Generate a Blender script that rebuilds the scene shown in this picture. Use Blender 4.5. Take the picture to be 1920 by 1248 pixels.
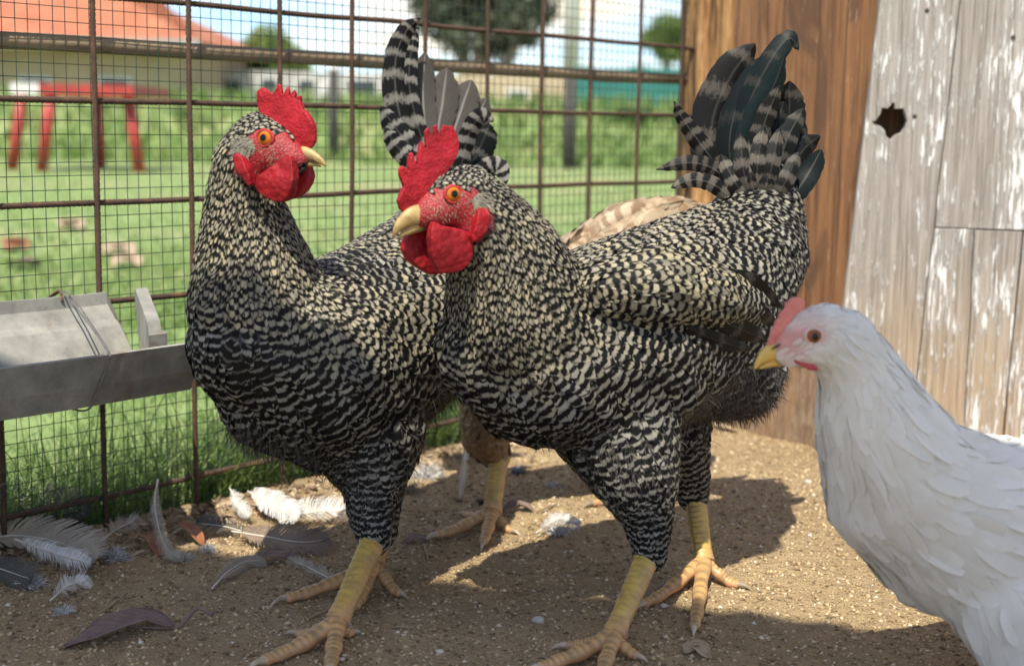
import bpy, bmesh, math, random
import numpy as np
from mathutils import Vector, Matrix, noise
from mathutils.bvhtree import BVHTree
random.seed(7); rng = np.random.default_rng(7)
for o in list(bpy.data.objects): bpy.data.objects.remove(o)
scene = bpy.context.scene
col = scene.collection

# ---------------------------------------------------------------- camera
FPX, CX, CY = 2700.0, 960.0, 624.0
CAM = Vector((0, 0, 0.5))
PITCH, ROLL = math.radians(8.3), math.radians(0.9)
ROT = Matrix.Rotation(math.pi / 2 - PITCH, 3, 'X') @ Matrix.Rotation(ROLL, 3, 'Z')
cd = bpy.data.cameras.new('camera'); cam = bpy.data.objects.new('camera', cd); col.objects.link(cam)
cam.location = CAM; cam.rotation_euler = ROT.to_euler()
cd.sensor_width = 36; cd.lens = 36 * FPX / 1920; cd.clip_start = 0.05; cd.clip_end = 3000
cd.dof.use_dof = True; cd.dof.focus_distance = 1.50; cd.dof.aperture_fstop = 5.0
scene.camera = cam

# ---------------------------------------------------------------- light
SUN = Vector((-0.10, -0.50, 0.86)).normalized()          # towards the sun
elev = math.asin(SUN.z); azim = math.atan2(SUN.x, SUN.y)
w = bpy.data.worlds.new('World'); scene.world = w; w.use_nodes = True
nt = w.node_tree; nt.nodes.clear()
wo = nt.nodes.new('ShaderNodeOutputWorld'); bg = nt.nodes.new('ShaderNodeBackground')
sky = nt.nodes.new('ShaderNodeTexSky'); sky.sky_type = 'NISHITA'; sky.sun_disc = False
sky.sun_elevation = elev; sky.sun_rotation = azim; sky.air_density = 1.0; sky.dust_density = 0.3; sky.ozone_density = 2.5
tc = nt.nodes.new('ShaderNodeTexCoord'); mp = nt.nodes.new('ShaderNodeMapping'); mp.inputs['Scale'].default_value = (2.2, 2.2, 11)
cn = nt.nodes.new('ShaderNodeTexNoise'); cn.inputs['Scale'].default_value = 1.6; cn.inputs['Detail'].default_value = 6; cn.inputs['Roughness'].default_value = .55
cr = nt.nodes.new('ShaderNodeValToRGB'); cr.color_ramp.elements[0].position = .45; cr.color_ramp.elements[1].position = .64
mx = nt.nodes.new('ShaderNodeMix'); mx.data_type = 'RGBA'; mx.inputs[7].default_value = (5.2, 4.65, 3.75, 1)
tint = nt.nodes.new('ShaderNodeMix'); tint.data_type = 'RGBA'; tint.blend_type = 'MULTIPLY'; tint.inputs[0].default_value = 1; tint.inputs[7].default_value = (.52, .63, .80, 1)
L = nt.links.new
L(tc.outputs['Generated'], mp.inputs[0]); L(mp.outputs[0], cn.inputs['Vector']); L(cn.outputs['Fac'], cr.inputs[0])
L(cr.outputs[0], mx.inputs[0]); L(sky.outputs[0], tint.inputs[6]); L(tint.outputs[2], mx.inputs[6]); L(mx.outputs[2], bg.inputs[0])
bg.inputs[1].default_value = 0.15; L(bg.outputs[0], wo.inputs[0])
sl = bpy.data.lights.new('sun', 'SUN'); sl.energy = 3.8; sl.angle = math.radians(.6); sl.color = (1, .94, .82)
so = bpy.data.objects.new('sun', sl); col.objects.link(so); so.location = SUN * 6
so.rotation_euler = (-SUN).to_track_quat('-Z', 'Y').to_euler()
scene.view_settings.view_transform = 'Standard'; scene.view_settings.look = 'None'
scene.view_settings.exposure = 0.92; scene.view_settings.gamma = 1; scene.view_settings.use_curve_mapping = False
scene.render.engine = 'CYCLES'
try:
    scene.cycles.max_bounces = 6; scene.cycles.transparent_max_bounces = 8
except Exception: pass

# ---------------------------------------------------------------- pixel helpers (photo pixels -> directions)
def ray(px, py): return ROT @ Vector(((px - CX) / FPX, -(py - CY) / FPX, -1.0))
def at(px, py, Y): r = ray(px, py); return CAM + r * (Y / r.y)
def ground(px, py, z=0.0): r = ray(px, py); return CAM + r * ((z - CAM.z) / r.z)
def onplane(px, py, p0, n): r = ray(px, py); return CAM + r * ((p0 - CAM).dot(n) / r.dot(n))
def mpx(r, Y): return r * Y / FPX

# ---------------------------------------------------------------- object helpers
def tag(o, label=None, cat=None, group=None, kind=None):
    if label: o['label'] = label
    if cat: o['category'] = cat
    if group: o['group'] = group
    if kind: o['kind'] = kind
    return o
def link(name, me, m=None, parent=None, smooth=True):
    o = bpy.data.objects.new(name, me); col.objects.link(o)
    if m is not None and not me.materials: me.materials.append(m)
    if smooth and len(me.polygons): me.polygons.foreach_set('use_smooth', [True] * len(me.polygons))
    if parent is not None:
        o.parent = parent; o.matrix_parent_inverse = parent_world(parent).inverted()
    return o
def parent_world(p):
    m = p.matrix_basis.copy()
    if p.parent is not None: m = parent_world(p.parent) @ p.matrix_parent_inverse @ m
    return m
def mobj(name, v, f, m, parent=None, smooth=True):
    me = bpy.data.meshes.new(name); me.from_pydata([tuple(p) for p in v], [], [tuple(q) for q in f]); me.update()
    return link(name, me, m, parent, smooth)
def empty(name, loc, label=None, cat=None, group=None):
    o = bpy.data.objects.new(name, None); col.objects.link(o); o.location = loc; o.empty_display_size = .05
    return tag(o, label, cat, group)
def bulk(name, V, F, m, parent=None, attrs=None, uv=None, smooth=True):
    """V (n,3) array, F (k,3|4) array -> mesh quickly; attrs: dict of point float arrays"""
    me = bpy.data.meshes.new(name); n, k, s = len(V), len(F), F.shape[1]
    me.vertices.add(n); me.vertices.foreach_set('co', V.astype(np.float32).ravel())
    me.loops.add(k * s); me.loops.foreach_set('vertex_index', F.astype(np.int32).ravel())
    me.polygons.add(k); me.polygons.foreach_set('loop_start', np.arange(0, k * s, s, dtype=np.int32))
    for a, arr in (attrs or {}).items():
        at_ = me.attributes.new(a, 'FLOAT', 'POINT'); at_.data.foreach_set('value', arr.astype(np.float32))
    if uv is not None:
        l = me.uv_layers.new(name='UVMap'); l.data.foreach_set('uv', uv[F.ravel()].astype(np.float32).ravel())
    me.update(calc_edges=True); me.validate()
    return link(name, me, m, parent, smooth)

def loft(pts, rad, side=None, kside=1.0, seg=10, caps=True):
    """tapered tube through pts; rad per point; side = axis whose half-width is rad*kside"""
    pts = [Vector(p) for p in pts]; V = []; F = []; n = len(pts); prev = None
    for i, p in enumerate(pts):
        t = (pts[min(i + 1, n - 1)] - pts[max(i - 1, 0)]).normalized()
        if side is not None: e1 = Vector(side)
        elif prev is not None: e1 = prev
        else: e1 = Vector((1, 0, 0)) if abs(t.x) < .8 else Vector((0, 1, 0))
        e1 = (e1 - t * e1.dot(t)).normalized(); e2 = t.cross(e1); prev = e1
        ks = kside[i] if isinstance(kside, (list, tuple)) else kside
        for j in range(seg):
            a = 2 * math.pi * j / seg
            V.append(p + e1 * (math.cos(a) * rad[i] * ks) + e2 * (math.sin(a) * rad[i]))
    for i in range(n - 1):
        for j in range(seg):
            a, b = i * seg + j, i * seg + (j + 1) % seg
            F.append((a, b, b + seg, a + seg))
    if caps:
        F.append(tuple(range(seg - 1, -1, -1))); F.append(tuple(range((n - 1) * seg, n * seg)))
    return V, F
def merge(parts):
    V = []; F = []
    for v, f in parts:
        o = len(V); V += list(v); F += [tuple(i + o for i in q) for q in f]
    return V, F
def box(x0, x1, y0, y1, z0, z1):
    v = [Vector(p) for p in ((x0,y0,z0),(x1,y0,z0),(x1,y1,z0),(x0,y1,z0),(x0,y0,z1),(x1,y0,z1),(x1,y1,z1),(x0,y1,z1))]
    return v, [(0,3,2,1),(4,5,6,7),(0,1,5,4),(1,2,6,5),(2,3,7,6),(3,0,4,7)]
def smooth_path(pts, n):
    """Catmull-Rom resample; pts are tuples of any dimension"""
    P = np.array(pts, float); P = np.vstack([2 * P[0] - P[1], P, 2 * P[-1] - P[-2]]); m = len(P) - 3; out = []
    for k in range(n):
        t = k / (n - 1) * m; i = min(int(t), m - 1); u = t - i; a, b, c, d = P[i], P[i+1], P[i+2], P[i+3]
        out.append(.5 * (2*b + (c-a)*u + (2*a-5*b+4*c-d)*u*u + (3*b-a-3*c+d)*u**3))
    return np.array(out)
def evaluated(V, F, mods):
    """run modifiers on a temporary mesh and give the resulting mesh datablock"""
    me = bpy.data.meshes.new('tmp'); me.from_pydata([tuple(p) for p in V], [], [tuple(q) for q in F]); me.update()
    o = bpy.data.objects.new('tmp', me); col.objects.link(o)
    for kind, d in mods:
        md = o.modifiers.new(kind, kind)
        for k, v in d.items(): setattr(md, k, v)
    dg = bpy.context.evaluated_depsgraph_get()
    out = bpy.data.meshes.new_from_object(o.evaluated_get(dg))
    bpy.data.objects.remove(o); bpy.data.meshes.remove(me)
    return out

# ---------------------------------------------------------------- material helpers
class NB:
    def __init__(s, name):
        s.m = bpy.data.materials.new(name); s.m.use_nodes = True; s.t = s.m.node_tree; s.t.nodes.clear()
        s.out = s.t.nodes.new('ShaderNodeOutputMaterial'); s.b = s.t.nodes.new('ShaderNodeBsdfPrincipled')
        s.t.links.new(s.b.outputs[0], s.out.inputs[0]); s.b.inputs['Roughness'].default_value = .7
    def n(s, typ, **kw):
        x = s.t.nodes.new('ShaderNode' + typ)
        for k, v in kw.items(): setattr(x, k, v)
        return x
    def l(s, a, b): s.t.links.new(a, b)
    def put(s, sock, v):
        if isinstance(v, (int, float, tuple, list)): sock.default_value = v
        else: s.l(v, sock)
    def math(s, op, a, b=0.0, c=None):
        x = s.n('Math', operation=op); s.put(x.inputs[0], a); s.put(x.inputs[1], b)
        if c is not None: s.put(x.inputs[2], c)
        return x.outputs[0]
    def mix(s, f, a, b, mode='MIX'):
        x = s.n('Mix', data_type='RGBA', blend_type=mode); s.put(x.inputs[0], f)
        s.put(x.inputs[6], a if not isinstance(a, tuple) else (*a[:3], 1)); s.put(x.inputs[7], b if not isinstance(b, tuple) else (*b[:3], 1))
        return x.outputs[2]
    def ramp(s, f, *st):
        x = s.n('ValToRGB'); e = x.color_ramp.elements
        while len(e) < len(st): e.new(.5)
        for q, (p, c) in zip(e, st):
            q.position = p; q.color = (c, c, c, 1) if isinstance(c, (int, float)) else (*c, 1)
        s.put(x.inputs[0], f); return x.outputs[0]
    def coord(s, which='Object', scale=(1,1,1), rot=(0,0,0), loc=(0,0,0)):
        c = s.n('TexCoord'); m = s.n('Mapping'); m.inputs['Scale'].default_value = scale; m.inputs['Rotation'].default_value = rot; m.inputs['Location'].default_value = loc
        s.l(c.outputs[which], m.inputs[0]); return m.outputs[0]
    def noise(s, vec, scale, detail=4, rough=.5, dist=0, out='Fac'):
        x = s.n('TexNoise'); x.inputs['Scale'].default_value = scale; x.inputs['Detail'].default_value = detail
        x.inputs['Roughness'].default_value = rough; x.inputs['Distortion'].default_value = dist
        if vec is not None: s.l(vec, x.inputs['Vector'])
        return x.outputs[out]
    def attr(s, name, out='Fac'): x = s.n('Attribute', attribute_name=name); return x.outputs[out]
    def rnd(s): return s.n('ObjectInfo').outputs['Random']
    def bump(s, h, strength=.4, dist=.002):
        x = s.n('Bump'); x.inputs['Strength'].default_value = strength; x.inputs['Distance'].default_value = dist
        s.put(x.inputs['Height'], h); s.l(x.outputs[0], s.b.inputs['Normal']); return x
    def col(s, c): s.put(s.b.inputs['Base Color'], (*c[:3], 1) if isinstance(c, tuple) else c)
    def set(s, **kw):
        for k, v in kw.items(): s.put(s.b.inputs[k.replace('_', ' ')], v)

def m_simple(name, c, rough=.7, var=.25, scale=40, metal=0, bump=.3, bd=.001):
    b = NB(name); v = b.coord(); n = b.noise(v, scale, 5, .6)
    b.col(b.mix(b.ramp(n, (.3, 0.0), (.7, 1.0)), tuple(x * (1 - var) for x in c), tuple(min(1, x * (1 + var)) for x in c)))
    b.set(Roughness=rough, Metallic=metal); b.bump(n, bump, bd); return b.m
# ================================================================ SETTING
# ---- fence geometry in plan
FA, FB = Vector((-.495, 1.72, 0)), Vector((.30, 2.67, 0))
FD = (FB - FA).normalized(); FN = Vector((FD.y, -FD.x, 0))       # FN points into the pen
def fence_y(x): return FA.y + (x - FA.x) * FD.y / FD.x
# ---- materials
def m_dirt():
    b = NB('dirt'); v = b.coord()
    n1 = b.noise(v, 3.5, 6, .6); n2 = b.noise(v, 38, 6, .65); n3 = b.noise(v, 260, 4, .7)
    c = b.mix(b.ramp(n1, (.35, 0.0), (.65, 1.0)), (.40, .275, .135), (.54, .395, .210))
    c = b.mix(b.ramp(n2, (.35, 0.0), (.72, 1.0)), b.mix(.45, c, (.20, .135, .078)), c)
    c = b.mix(b.ramp(n3, (.55, 0.0), (.75, .8)), c, (.66, .52, .31))
    vo = b.n('TexVoronoi'); vo.inputs['Scale'].default_value = 170; b.l(v, vo.inputs['Vector'])
    c = b.mix(b.ramp(vo.outputs['Distance'], (.0, .4), (.3, 0.0)), c, (.17, .12, .075))
    b.col(c); b.set(Roughness=.95)
    b.bump(b.math('ADD', b.math('MULTIPLY', n2, .7), b.math('ADD', n3, b.math('MULTIPLY', vo.outputs['Distance'], .6))), 1.0, .006); return b.m
def m_lawn():
    b = NB('lawn'); v = b.coord()
    n1 = b.noise(v, .6, 5, .6); n2 = b.noise(v, 9, 6, .7); n3 = b.noise(v, 60, 4, .7)
    c = b.mix(b.ramp(n2, (.3, 0.0), (.7, 1.0)), (.16, .24, .07), (.27, .36, .12))
    c = b.mix(b.ramp(n1, (.48, 0.0), (.66, .8)), c, (.36, .31, .16))
    c = b.mix(b.ramp(n3, (.55, 0.0), (.8, .6)), c, (.38, .38, .19))
    b.col(c); b.set(Roughness=.9); b.bump(n3, .8, .02); return b.m
M_dirt, M_lawn = m_dirt(), m_lawn()
def m_grass():
    b = NB('grass'); r = b.attr('rnd')
    c = b.ramp(r, (0, (.09, .17, .035)), (.5, (.19, .29, .075)), (.85, (.30, .38, .13)), (1, (.46, .42, .22)))
    b.col(c); b.set(Roughness=.55); b.b.inputs['Subsurface Weight'].default_value = 0
    tr = b.n('BsdfTranslucent'); b.l(c, tr.inputs[0]); ms = b.n('MixShader'); ms.inputs[0].default_value = .35
    b.l(b.b.outputs[0], ms.inputs[1]); b.l(tr.outputs[0], ms.inputs[2]); b.l(ms.outputs[0], b.out.inputs[0]); return b.m
M_grass = m_grass()

# ---- dirt of the pen: graded grid, real relief
def graded(a, b, lo, hi, fine, coarse):
    out = [a]
    while out[-1] < b:
        x = out[-1]; d = 0 if lo <= x <= hi else (lo - x if x < lo else x - hi)
        out.append(x + min(coarse, fine + d * .25))
    return np.array(out)
def hgt(x, y):
    p = Vector((x * 3, y * 3, 0)); q = Vector((x * 24, y * 24, 3)); s = Vector((x * 95, y * 95, 7))
    return noise.noise(p) * .006 + noise.noise(q) * .0034 + noise.noise(s) * .0022
gx = graded(-2.6, 2.6, -.8, .95, .0052, .15); gy = graded(-2.2, 3.2, 1.3, 2.35, .0052, .15)
XX, YY = np.meshgrid(gx, gy); nx, ny = len(gx), len(gy)
ZZ = np.array([hgt(a, c) for a, c in zip(XX.ravel(), YY.ravel())])
foot = []   # flattened later under feet if needed
Vd = np.column_stack([XX.ravel(), YY.ravel(), ZZ])
idx = np.arange(nx * ny).reshape(ny, nx)
Fd = np.column_stack([idx[:-1, :-1].ravel(), idx[:-1, 1:].ravel(), idx[1:, 1:].ravel(), idx[1:, :-1].ravel()])
def edge_out(x, y):   # signed distance beyond the fence line, made uneven
    return (y - fence_y(x)) * FD.x
cx_ = Vd[Fd].mean(1)
wob = np.array([noise.noise(Vector((a * 9, c * 9, 1))) for a, c in cx_[:, :2]])
keep = ((cx_[:, 1] - (FA.y + (cx_[:, 0] - FA.x) * FD.y / FD.x)) * FD.x < .015 + .03 * wob)
pen = bulk('pen_ground', Vd, Fd[keep], M_dirt); tag(pen, kind='structure')
def gz(x, y): return hgt(x, y)

# ---- lawn: one big sheet, then a bank at the far side
def sheet(name, xs, ys, zf, m):
    X, Y = np.meshgrid(xs, ys); Z = zf(X, Y); i = np.arange(X.size).reshape(X.shape)
    F = np.column_stack([i[:-1, :-1].ravel(), i[:-1, 1:].ravel(), i[1:, 1:].ravel(), i[1:, :-1].ravel()])
    return tag(bulk(name, np.column_stack([X.ravel(), Y.ravel(), Z.ravel()]), F, m), kind='structure')
def bankz(X, Y):
    t = np.clip((Y - 17.0) / 3.0, 0, 1); return -.012 + .75 * t * t * (3 - 2 * t)
sheet('lawn', np.concatenate([[-1500, -300], np.linspace(-60, 60, 49), [300, 1500]]),
      np.concatenate([[-60, -10], np.linspace(0, 16, 33), np.linspace(16.5, 21, 12), [30, 60, 300, 1500]]), bankz, M_lawn)

def blades(name, P, H, W, lean, m, seg=2):
    """P (n,3) roots; tapered curved blades"""
    n = len(P); a = rng.uniform(0, 2 * math.pi, n); d = np.column_stack([np.cos(a), np.sin(a), np.zeros(n)]); s = np.column_stack([-np.sin(a), np.cos(a), np.zeros(n)])
    V = []; rows = seg + 1
    for k in range(rows):
        t = k / seg; c = P + d * (lean * H * t ** 1.8)[:, None] + np.array([0, 0, 1.0]) * (H * (t - .25 * lean * t * t))[:, None]
        wd = W * (1 - t) ** .7
        if k < seg: V += [c - s * wd[:, None], c + s * wd[:, None]]
        else: V += [c]
    nv = 2 * seg + 1; A = np.stack(V, 1).reshape(-1, 3); base = np.arange(n) * nv; F = []
    for k in range(seg - 1):
        F += [np.column_stack([base + 2*k, base + 2*k + 1, base + 2*k + 3]), np.column_stack([base + 2*k, base + 2*k + 3, base + 2*k + 2])]
    k = seg - 1; F += [np.column_stack([base + 2*k, base + 2*k + 1, base + 2*k + 2])]
    r = np.repeat(np.clip(rng.normal(.45, .22, n), 0, 1), nv)
    return bulk(name, A, np.vstack(F), m, attrs={'rnd': r})
def strip(n, u0, u1, d0, d1, p=1.0):
    u = rng.uniform(u0, u1, n); d = d0 + (d1 - d0) * rng.uniform(0, 1, n) ** p
    return np.column_stack([FA.x + FD.x * u - FN.x * d, FA.y + FD.y * u - FN.y * d, np.full(n, -.01)])
P1 = strip(9000, -.9, 1.5, .015, .22, 1.3); n = len(P1)
tag(blades('tall_grass', P1, rng.gamma(4, .017, n) + .015, rng.uniform(.0010, .0026, n), rng.uniform(.1, 1.3, n), M_grass, 4),
    'tall green grass growing just outside the wire mesh', 'grass', kind='stuff')
P2 = strip(90000, -1.2, 2.6, .12, 3.2, 1.5); P2 = P2[np.array([noise.noise(Vector((a_ * 7, b_ * 7, 2))) for a_, b_ in P2[:, :2]]) + rng.normal(0, .25, len(P2)) < .22]; n = len(P2)
tag(blades('lawn_grass', P2, rng.uniform(.008, .030, n), rng.uniform(.0010, .0022, n), rng.uniform(.3, 1.6, n), M_grass, 2),
    'short lawn grass beyond the pen', 'grass', kind='stuff')
n = 24000; yy = 3.5 + 13.5 * rng.uniform(0, 1, n) ** 1.6; xx = rng.uniform(-.45, .45, n) * yy
tag(blades('far_lawn_grass', np.column_stack([xx, yy, np.full(n, -.012)]), rng.uniform(.015, .05, n), rng.uniform(.003, .006, n), rng.uniform(.3, 1.4, n), M_grass, 2),
    'mown lawn stretching away to the grassy bank', 'grass', kind='stuff')
n = 9000; yy = rng.uniform(16.8, 20.5, n); xx = rng.uniform(-.45, .45, n) * yy
tag(blades('bank_grass', np.column_stack([xx, yy, bankz(xx, yy)]), rng.uniform(.08, .30, n), rng.uniform(.012, .03, n), rng.uniform(.3, 1.2, n), M_grass, 2),
    'rough darker grass on the bank behind the red table', 'grass', kind='stuff')

# ---- loose grit and chips on the dirt
def chips(name, n, x0, x1, y0, y1, s0, s1, m):
    P = np.column_stack([rng.uniform(x0, x1, n), rng.uniform(y0, y1, n)])
    P = P[(P[:, 1] - (FA.y + (P[:, 0] - FA.x) * FD.y / FD.x)) < -.02]; n = len(P)
    z = np.array([gz(a, c) for a, c in P]); s = s0 * (s1 / s0) ** rng.uniform(0, 1, n) ** 2.2
    base = np.array([[1, 0, 0], [-.5, .8, 0], [-.6, -.75, 0], [.1, .05, .55], [.0, .0, -.4]])
    fc = np.array([[0, 1, 3], [1, 2, 3], [2, 0, 3], [1, 0, 4], [2, 1, 4], [0, 2, 4]])
    a = rng.uniform(0, 6.28, n); B = np.repeat(base[None], n, 0) * rng.uniform(.55, 1.25, (n, 5, 3)) * s[:, None, None]
    ca, sa = np.cos(a)[:, None], np.sin(a)[:, None]
    Bx = B[:, :, 0] * ca - B[:, :, 1] * sa; By = B[:, :, 0] * sa + B[:, :, 1] * ca
    V = np.stack([Bx + P[:, :1], By + P[:, 1:2], B[:, :, 2] + z[:, None] + .0002], 2).reshape(-1, 3)
    F = (fc[None] + (np.arange(n) * 5)[:, None, None]).reshape(-1, 3)
    return bulk(name, V, F, m, attrs={'rnd': np.repeat(rng.uniform(0, 1, n), 5)}, smooth=False)
b = NB('grit'); b.col(b.ramp(b.attr('rnd'), (0, (.12, .08, .04)), (.3, (.28, .19, .095)), (.75, (.50, .37, .2)), (.97, (.60, .48, .31)), (1, (.70, .64, .52)))); b.set(Roughness=.9); M_grit = b.m
tag(chips('loose_grit', 95000, -.75, .95, 1.25, 2.5, .0011, .0052, M_grit), 'loose crumbs of soil and grit strewn over the pen floor', 'grit', kind='stuff')
# ================================================================ FENCE
def m_rust():
    b = NB('rusty_steel'); v = b.coord(); n = b.noise(v, 60, 6, .7); n2 = b.noise(v, 420, 3, .6)
    c = b.ramp(n, (.3, (.035, .021, .014)), (.55, (.08, .042, .024)), (.75, (.16, .078, .036)))
    b.col(b.mix(b.ramp(n2, (.55, 0.0), (.8, .7)), c, (.05, .032, .026))); b.set(Roughness=.85); b.bump(n2, .6, .0008); return b.m
M_rust = m_rust()
b = NB('green_wire'); b.col(b.mix(b.ramp(b.noise(b.coord(), 25, 3), (.45, 0.0), (.6, 1.0)), (.018, .05, .032), (.05, .045, .03))); b.set(Roughness=.55); M_wire = b.m
def fpt(px, py, off=0.0): return onplane(px, py, FA + FN * off, FN)
def fu(px, py=500): return (fpt(px, py) - FA).dot(FD)
fence = empty('mesh_fence', FA, 'rusty rebar grid fence lined with green wire mesh round the pen', 'fence')
U0, U1 = -1.15, (FB - FA).length + .13
def rebar(p0, p1, r, wob=.002):
    Ln = (p1 - p0).length; n = max(8, int(Ln / .0035)); t = (p1 - p0) / n; ph = random.random() * 9
    pts = []; rr = []
    for i in range(n + 1):
        p = p0 + t * i; q = p * 5
        pts.append(p + Vector((noise.noise(q + Vector((ph, 0, 0))), noise.noise(q + Vector((0, ph, 0))), noise.noise(q + Vector((0, 0, ph))))) * wob)
        rr.append(r * (1.0 + (.14 if i % 2 else -.06)))
    return loft(pts, rr, seg=7)
upx = [183, 358, 525, 656, 790, 905, 1007, 1097, 1185, 1262]
us = [fu(x) for x in upx]; st = us[1] - us[0]; us = [us[0] - st * k for k in (5, 4, 3, 2, 1)] + us
for u in us:
    p = FA + FD * u + FN * .004; v, f = rebar(p - Vector((0, 0, .06)), p + Vector((0, 0, .82)), .0033); mobj('vertical_bar', v, f, M_rust, fence)
for z in (.038, .158, .278, .398, .518, .640, .765):
    v, f = rebar(FA + FD * U0 + Vector((0, 0, z)) - FN * .003, FA + FD * U1 + Vector((0, 0, z)) - FN * .003, .0036, .003); mobj('horizontal_bar', v, f, M_rust, fence)
parts = []; G = .0162
def wire(p0, p1, r, k=6):
    a = random.random() * 50; pts = []
    for i in range(k + 1):
        p = p0.lerp(p1, i / k); w_ = noise.noise(p * 4 + Vector((a, 0, 0))); pts.append(p + FN * .003 * noise.noise(p * 3) + FD * .0012 * w_ + Vector((0, 0, .0012 * w_)))
    return loft(pts, [r] * (k + 1), seg=4, caps=False)
for i in range(int((U1 - U0) / G)):
    p = FA + FD * (U0 + i * G) - FN * .0085; parts.append(wire(p - Vector((0, 0, .05)), p + Vector((0, 0, .80)), .00052))
for i in range(int(.85 / G)):
    z = -.04 + i * G; parts.append(wire(FA + FD * U0 - FN * .0092 + Vector((0, 0, z)), FA + FD * U1 - FN * .0092 + Vector((0, 0, z)), .00052, 20))
v, f = merge(parts); tag(mobj('wire_mesh', v, f, M_wire, fence), kind='stuff')
# wooden rail tied along the outside of the fence
def m_wood(name, dark, light, grain=55, along=(1, 1, .04)):
    b = NB(name); v = b.coord(scale=along); n = b.noise(v, grain, 6, .65, .3); n2 = b.noise(b.coord(), 7, 4, .6)
    c = b.mix(b.ramp(n, (.32, 0.0), (.68, 1.0)), dark, light); b.col(b.mix(b.ramp(n2, (.4, 0.0), (.7, .5)), c, tuple(x * .6 for x in dark)))
    b.set(Roughness=.85); b.bump(n, .5, .0015); return b.m
M_rail = m_wood('rail_wood', (.16, .11, .065), (.36, .27, .165), 40, (.1, .1, 1))
pts = [FA + FD * (U0 + (U1 - U0) * i / 30) - FN * .022 + Vector((0, 0, .583 + .004 * noise.noise(Vector((i * .4, 0, 0))))) for i in range(31)]
v, f = loft(pts, [.0098 + .0012 * noise.noise(Vector((i * .7, 5, 0))) for i in range(31)], seg=12)
tag(mobj('wooden_rail', v, f, M_rail), 'long pale wooden pole tied along the outside of the fence', 'pole')

# ================================================================ CORNER POST
def m_bark():
    b = NB('post_wood'); v = b.coord(scale=(1, 1, .07)); n = b.noise(v, 120, 6, .75, .9); n2 = b.noise(b.coord(scale=(1, 1, .05)), 45, 5, .7)
    c = b.ramp(n, (.30, (.05, .022, .010)), (.45, (.32, .155, .055)), (.66, (.66, .42, .18)))
    b.col(b.mix(b.ramp(n2, (.52, 0.0), (.60, .85)), c, (.055, .028, .014))); b.set(Roughness=.9); b.bump(n, .8, .004); return b.m
M_bark = m_bark()
def post(pxc, Y, wpx, h, name, label):
    c = at(pxc, 500, Y); r = mpx(wpx / 2, Y); V = []; F = []; S, R = 40, 26
    for i in range(R):
        z = -.05 + (h + .05) * i / (R - 1)
        for j in range(S):
            a = 2 * math.pi * j / S; k = r * (1 + .13 * noise.noise(Vector((math.cos(a) * 5, math.sin(a) * 5, z * .5))) + .07 * noise.noise(Vector((math.cos(a) * 14, math.sin(a) * 14, z * 2))))
            V.append(Vector((math.cos(a) * k, math.sin(a) * k, z)))
    for i in range(R - 1):
        for j in range(S): F.append((i*S+j, i*S+(j+1) % S, (i+1)*S+(j+1) % S, (i+1)*S+j))
    F.append(tuple(range((R-1)*S, R*S)))
    o = mobj(name, V, F, M_bark); o.location = (c.x, c.y, 0); return tag(o, label, 'post')
post(1312, 2.74, 92, 1.15, 'corner_post', 'thick weathered orange-brown timber post at the fence corner')
post(1350, 2.68, 30, 1.10, 'corner_post', 'thin split timber stake between the thick corner post and the brown boards')

# ================================================================ WALLS OF BOARDS
def m_brown():
    b = NB('brown_boards'); r = b.math('MULTIPLY', b.rnd(), 17.0); cb = b.n('CombineXYZ'); b.l(r, cb.inputs[0]); b.l(r, cb.inputs[2])
    def vec(sc):
        a = b.n('VectorMath', operation='ADD'); b.l(b.coord(scale=sc), a.inputs[0]); b.l(cb.outputs[0], a.inputs[1]); return a.outputs[0]
    g = b.noise(vec((1, 1, .035)), 130, 6, .65, .25); s = b.noise(vec((1, 1, .35)), 11, 5, .6, .6); f = b.noise(vec((1, 1, .3)), 120, 3, .7); sc = b.noise(vec((1, 1, .08)), 260, 2, .6)
    c = b.mix(b.ramp(g, (.3, 0.0), (.7, 1.0)), (.085, .036, .014), (.33, .155, .062))
    c = b.mix(b.ramp(s, (.47, 0.0), (.56, .72)), c, (.085, .042, .022))
    c = b.mix(b.ramp(sc, (.64, 0.0), (.72, .6)), c, (.45, .31, .20))
    se = b.n('SeparateXYZ'); b.l(b.coord(), se.inputs[0])
    low = b.ramp(b.math('ADD', se.outputs[2], b.math('MULTIPLY', s, -.22)), (0, 1.0), (.10, 0.0))
    c = b.mix(b.math('MULTIPLY', low, b.ramp(f, (.45, .35), (.6, .9))), c, (.33, .245, .16))
    b.col(c); b.set(Roughness=.72); b.bump(g, .9, .0022); return b.m
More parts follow.
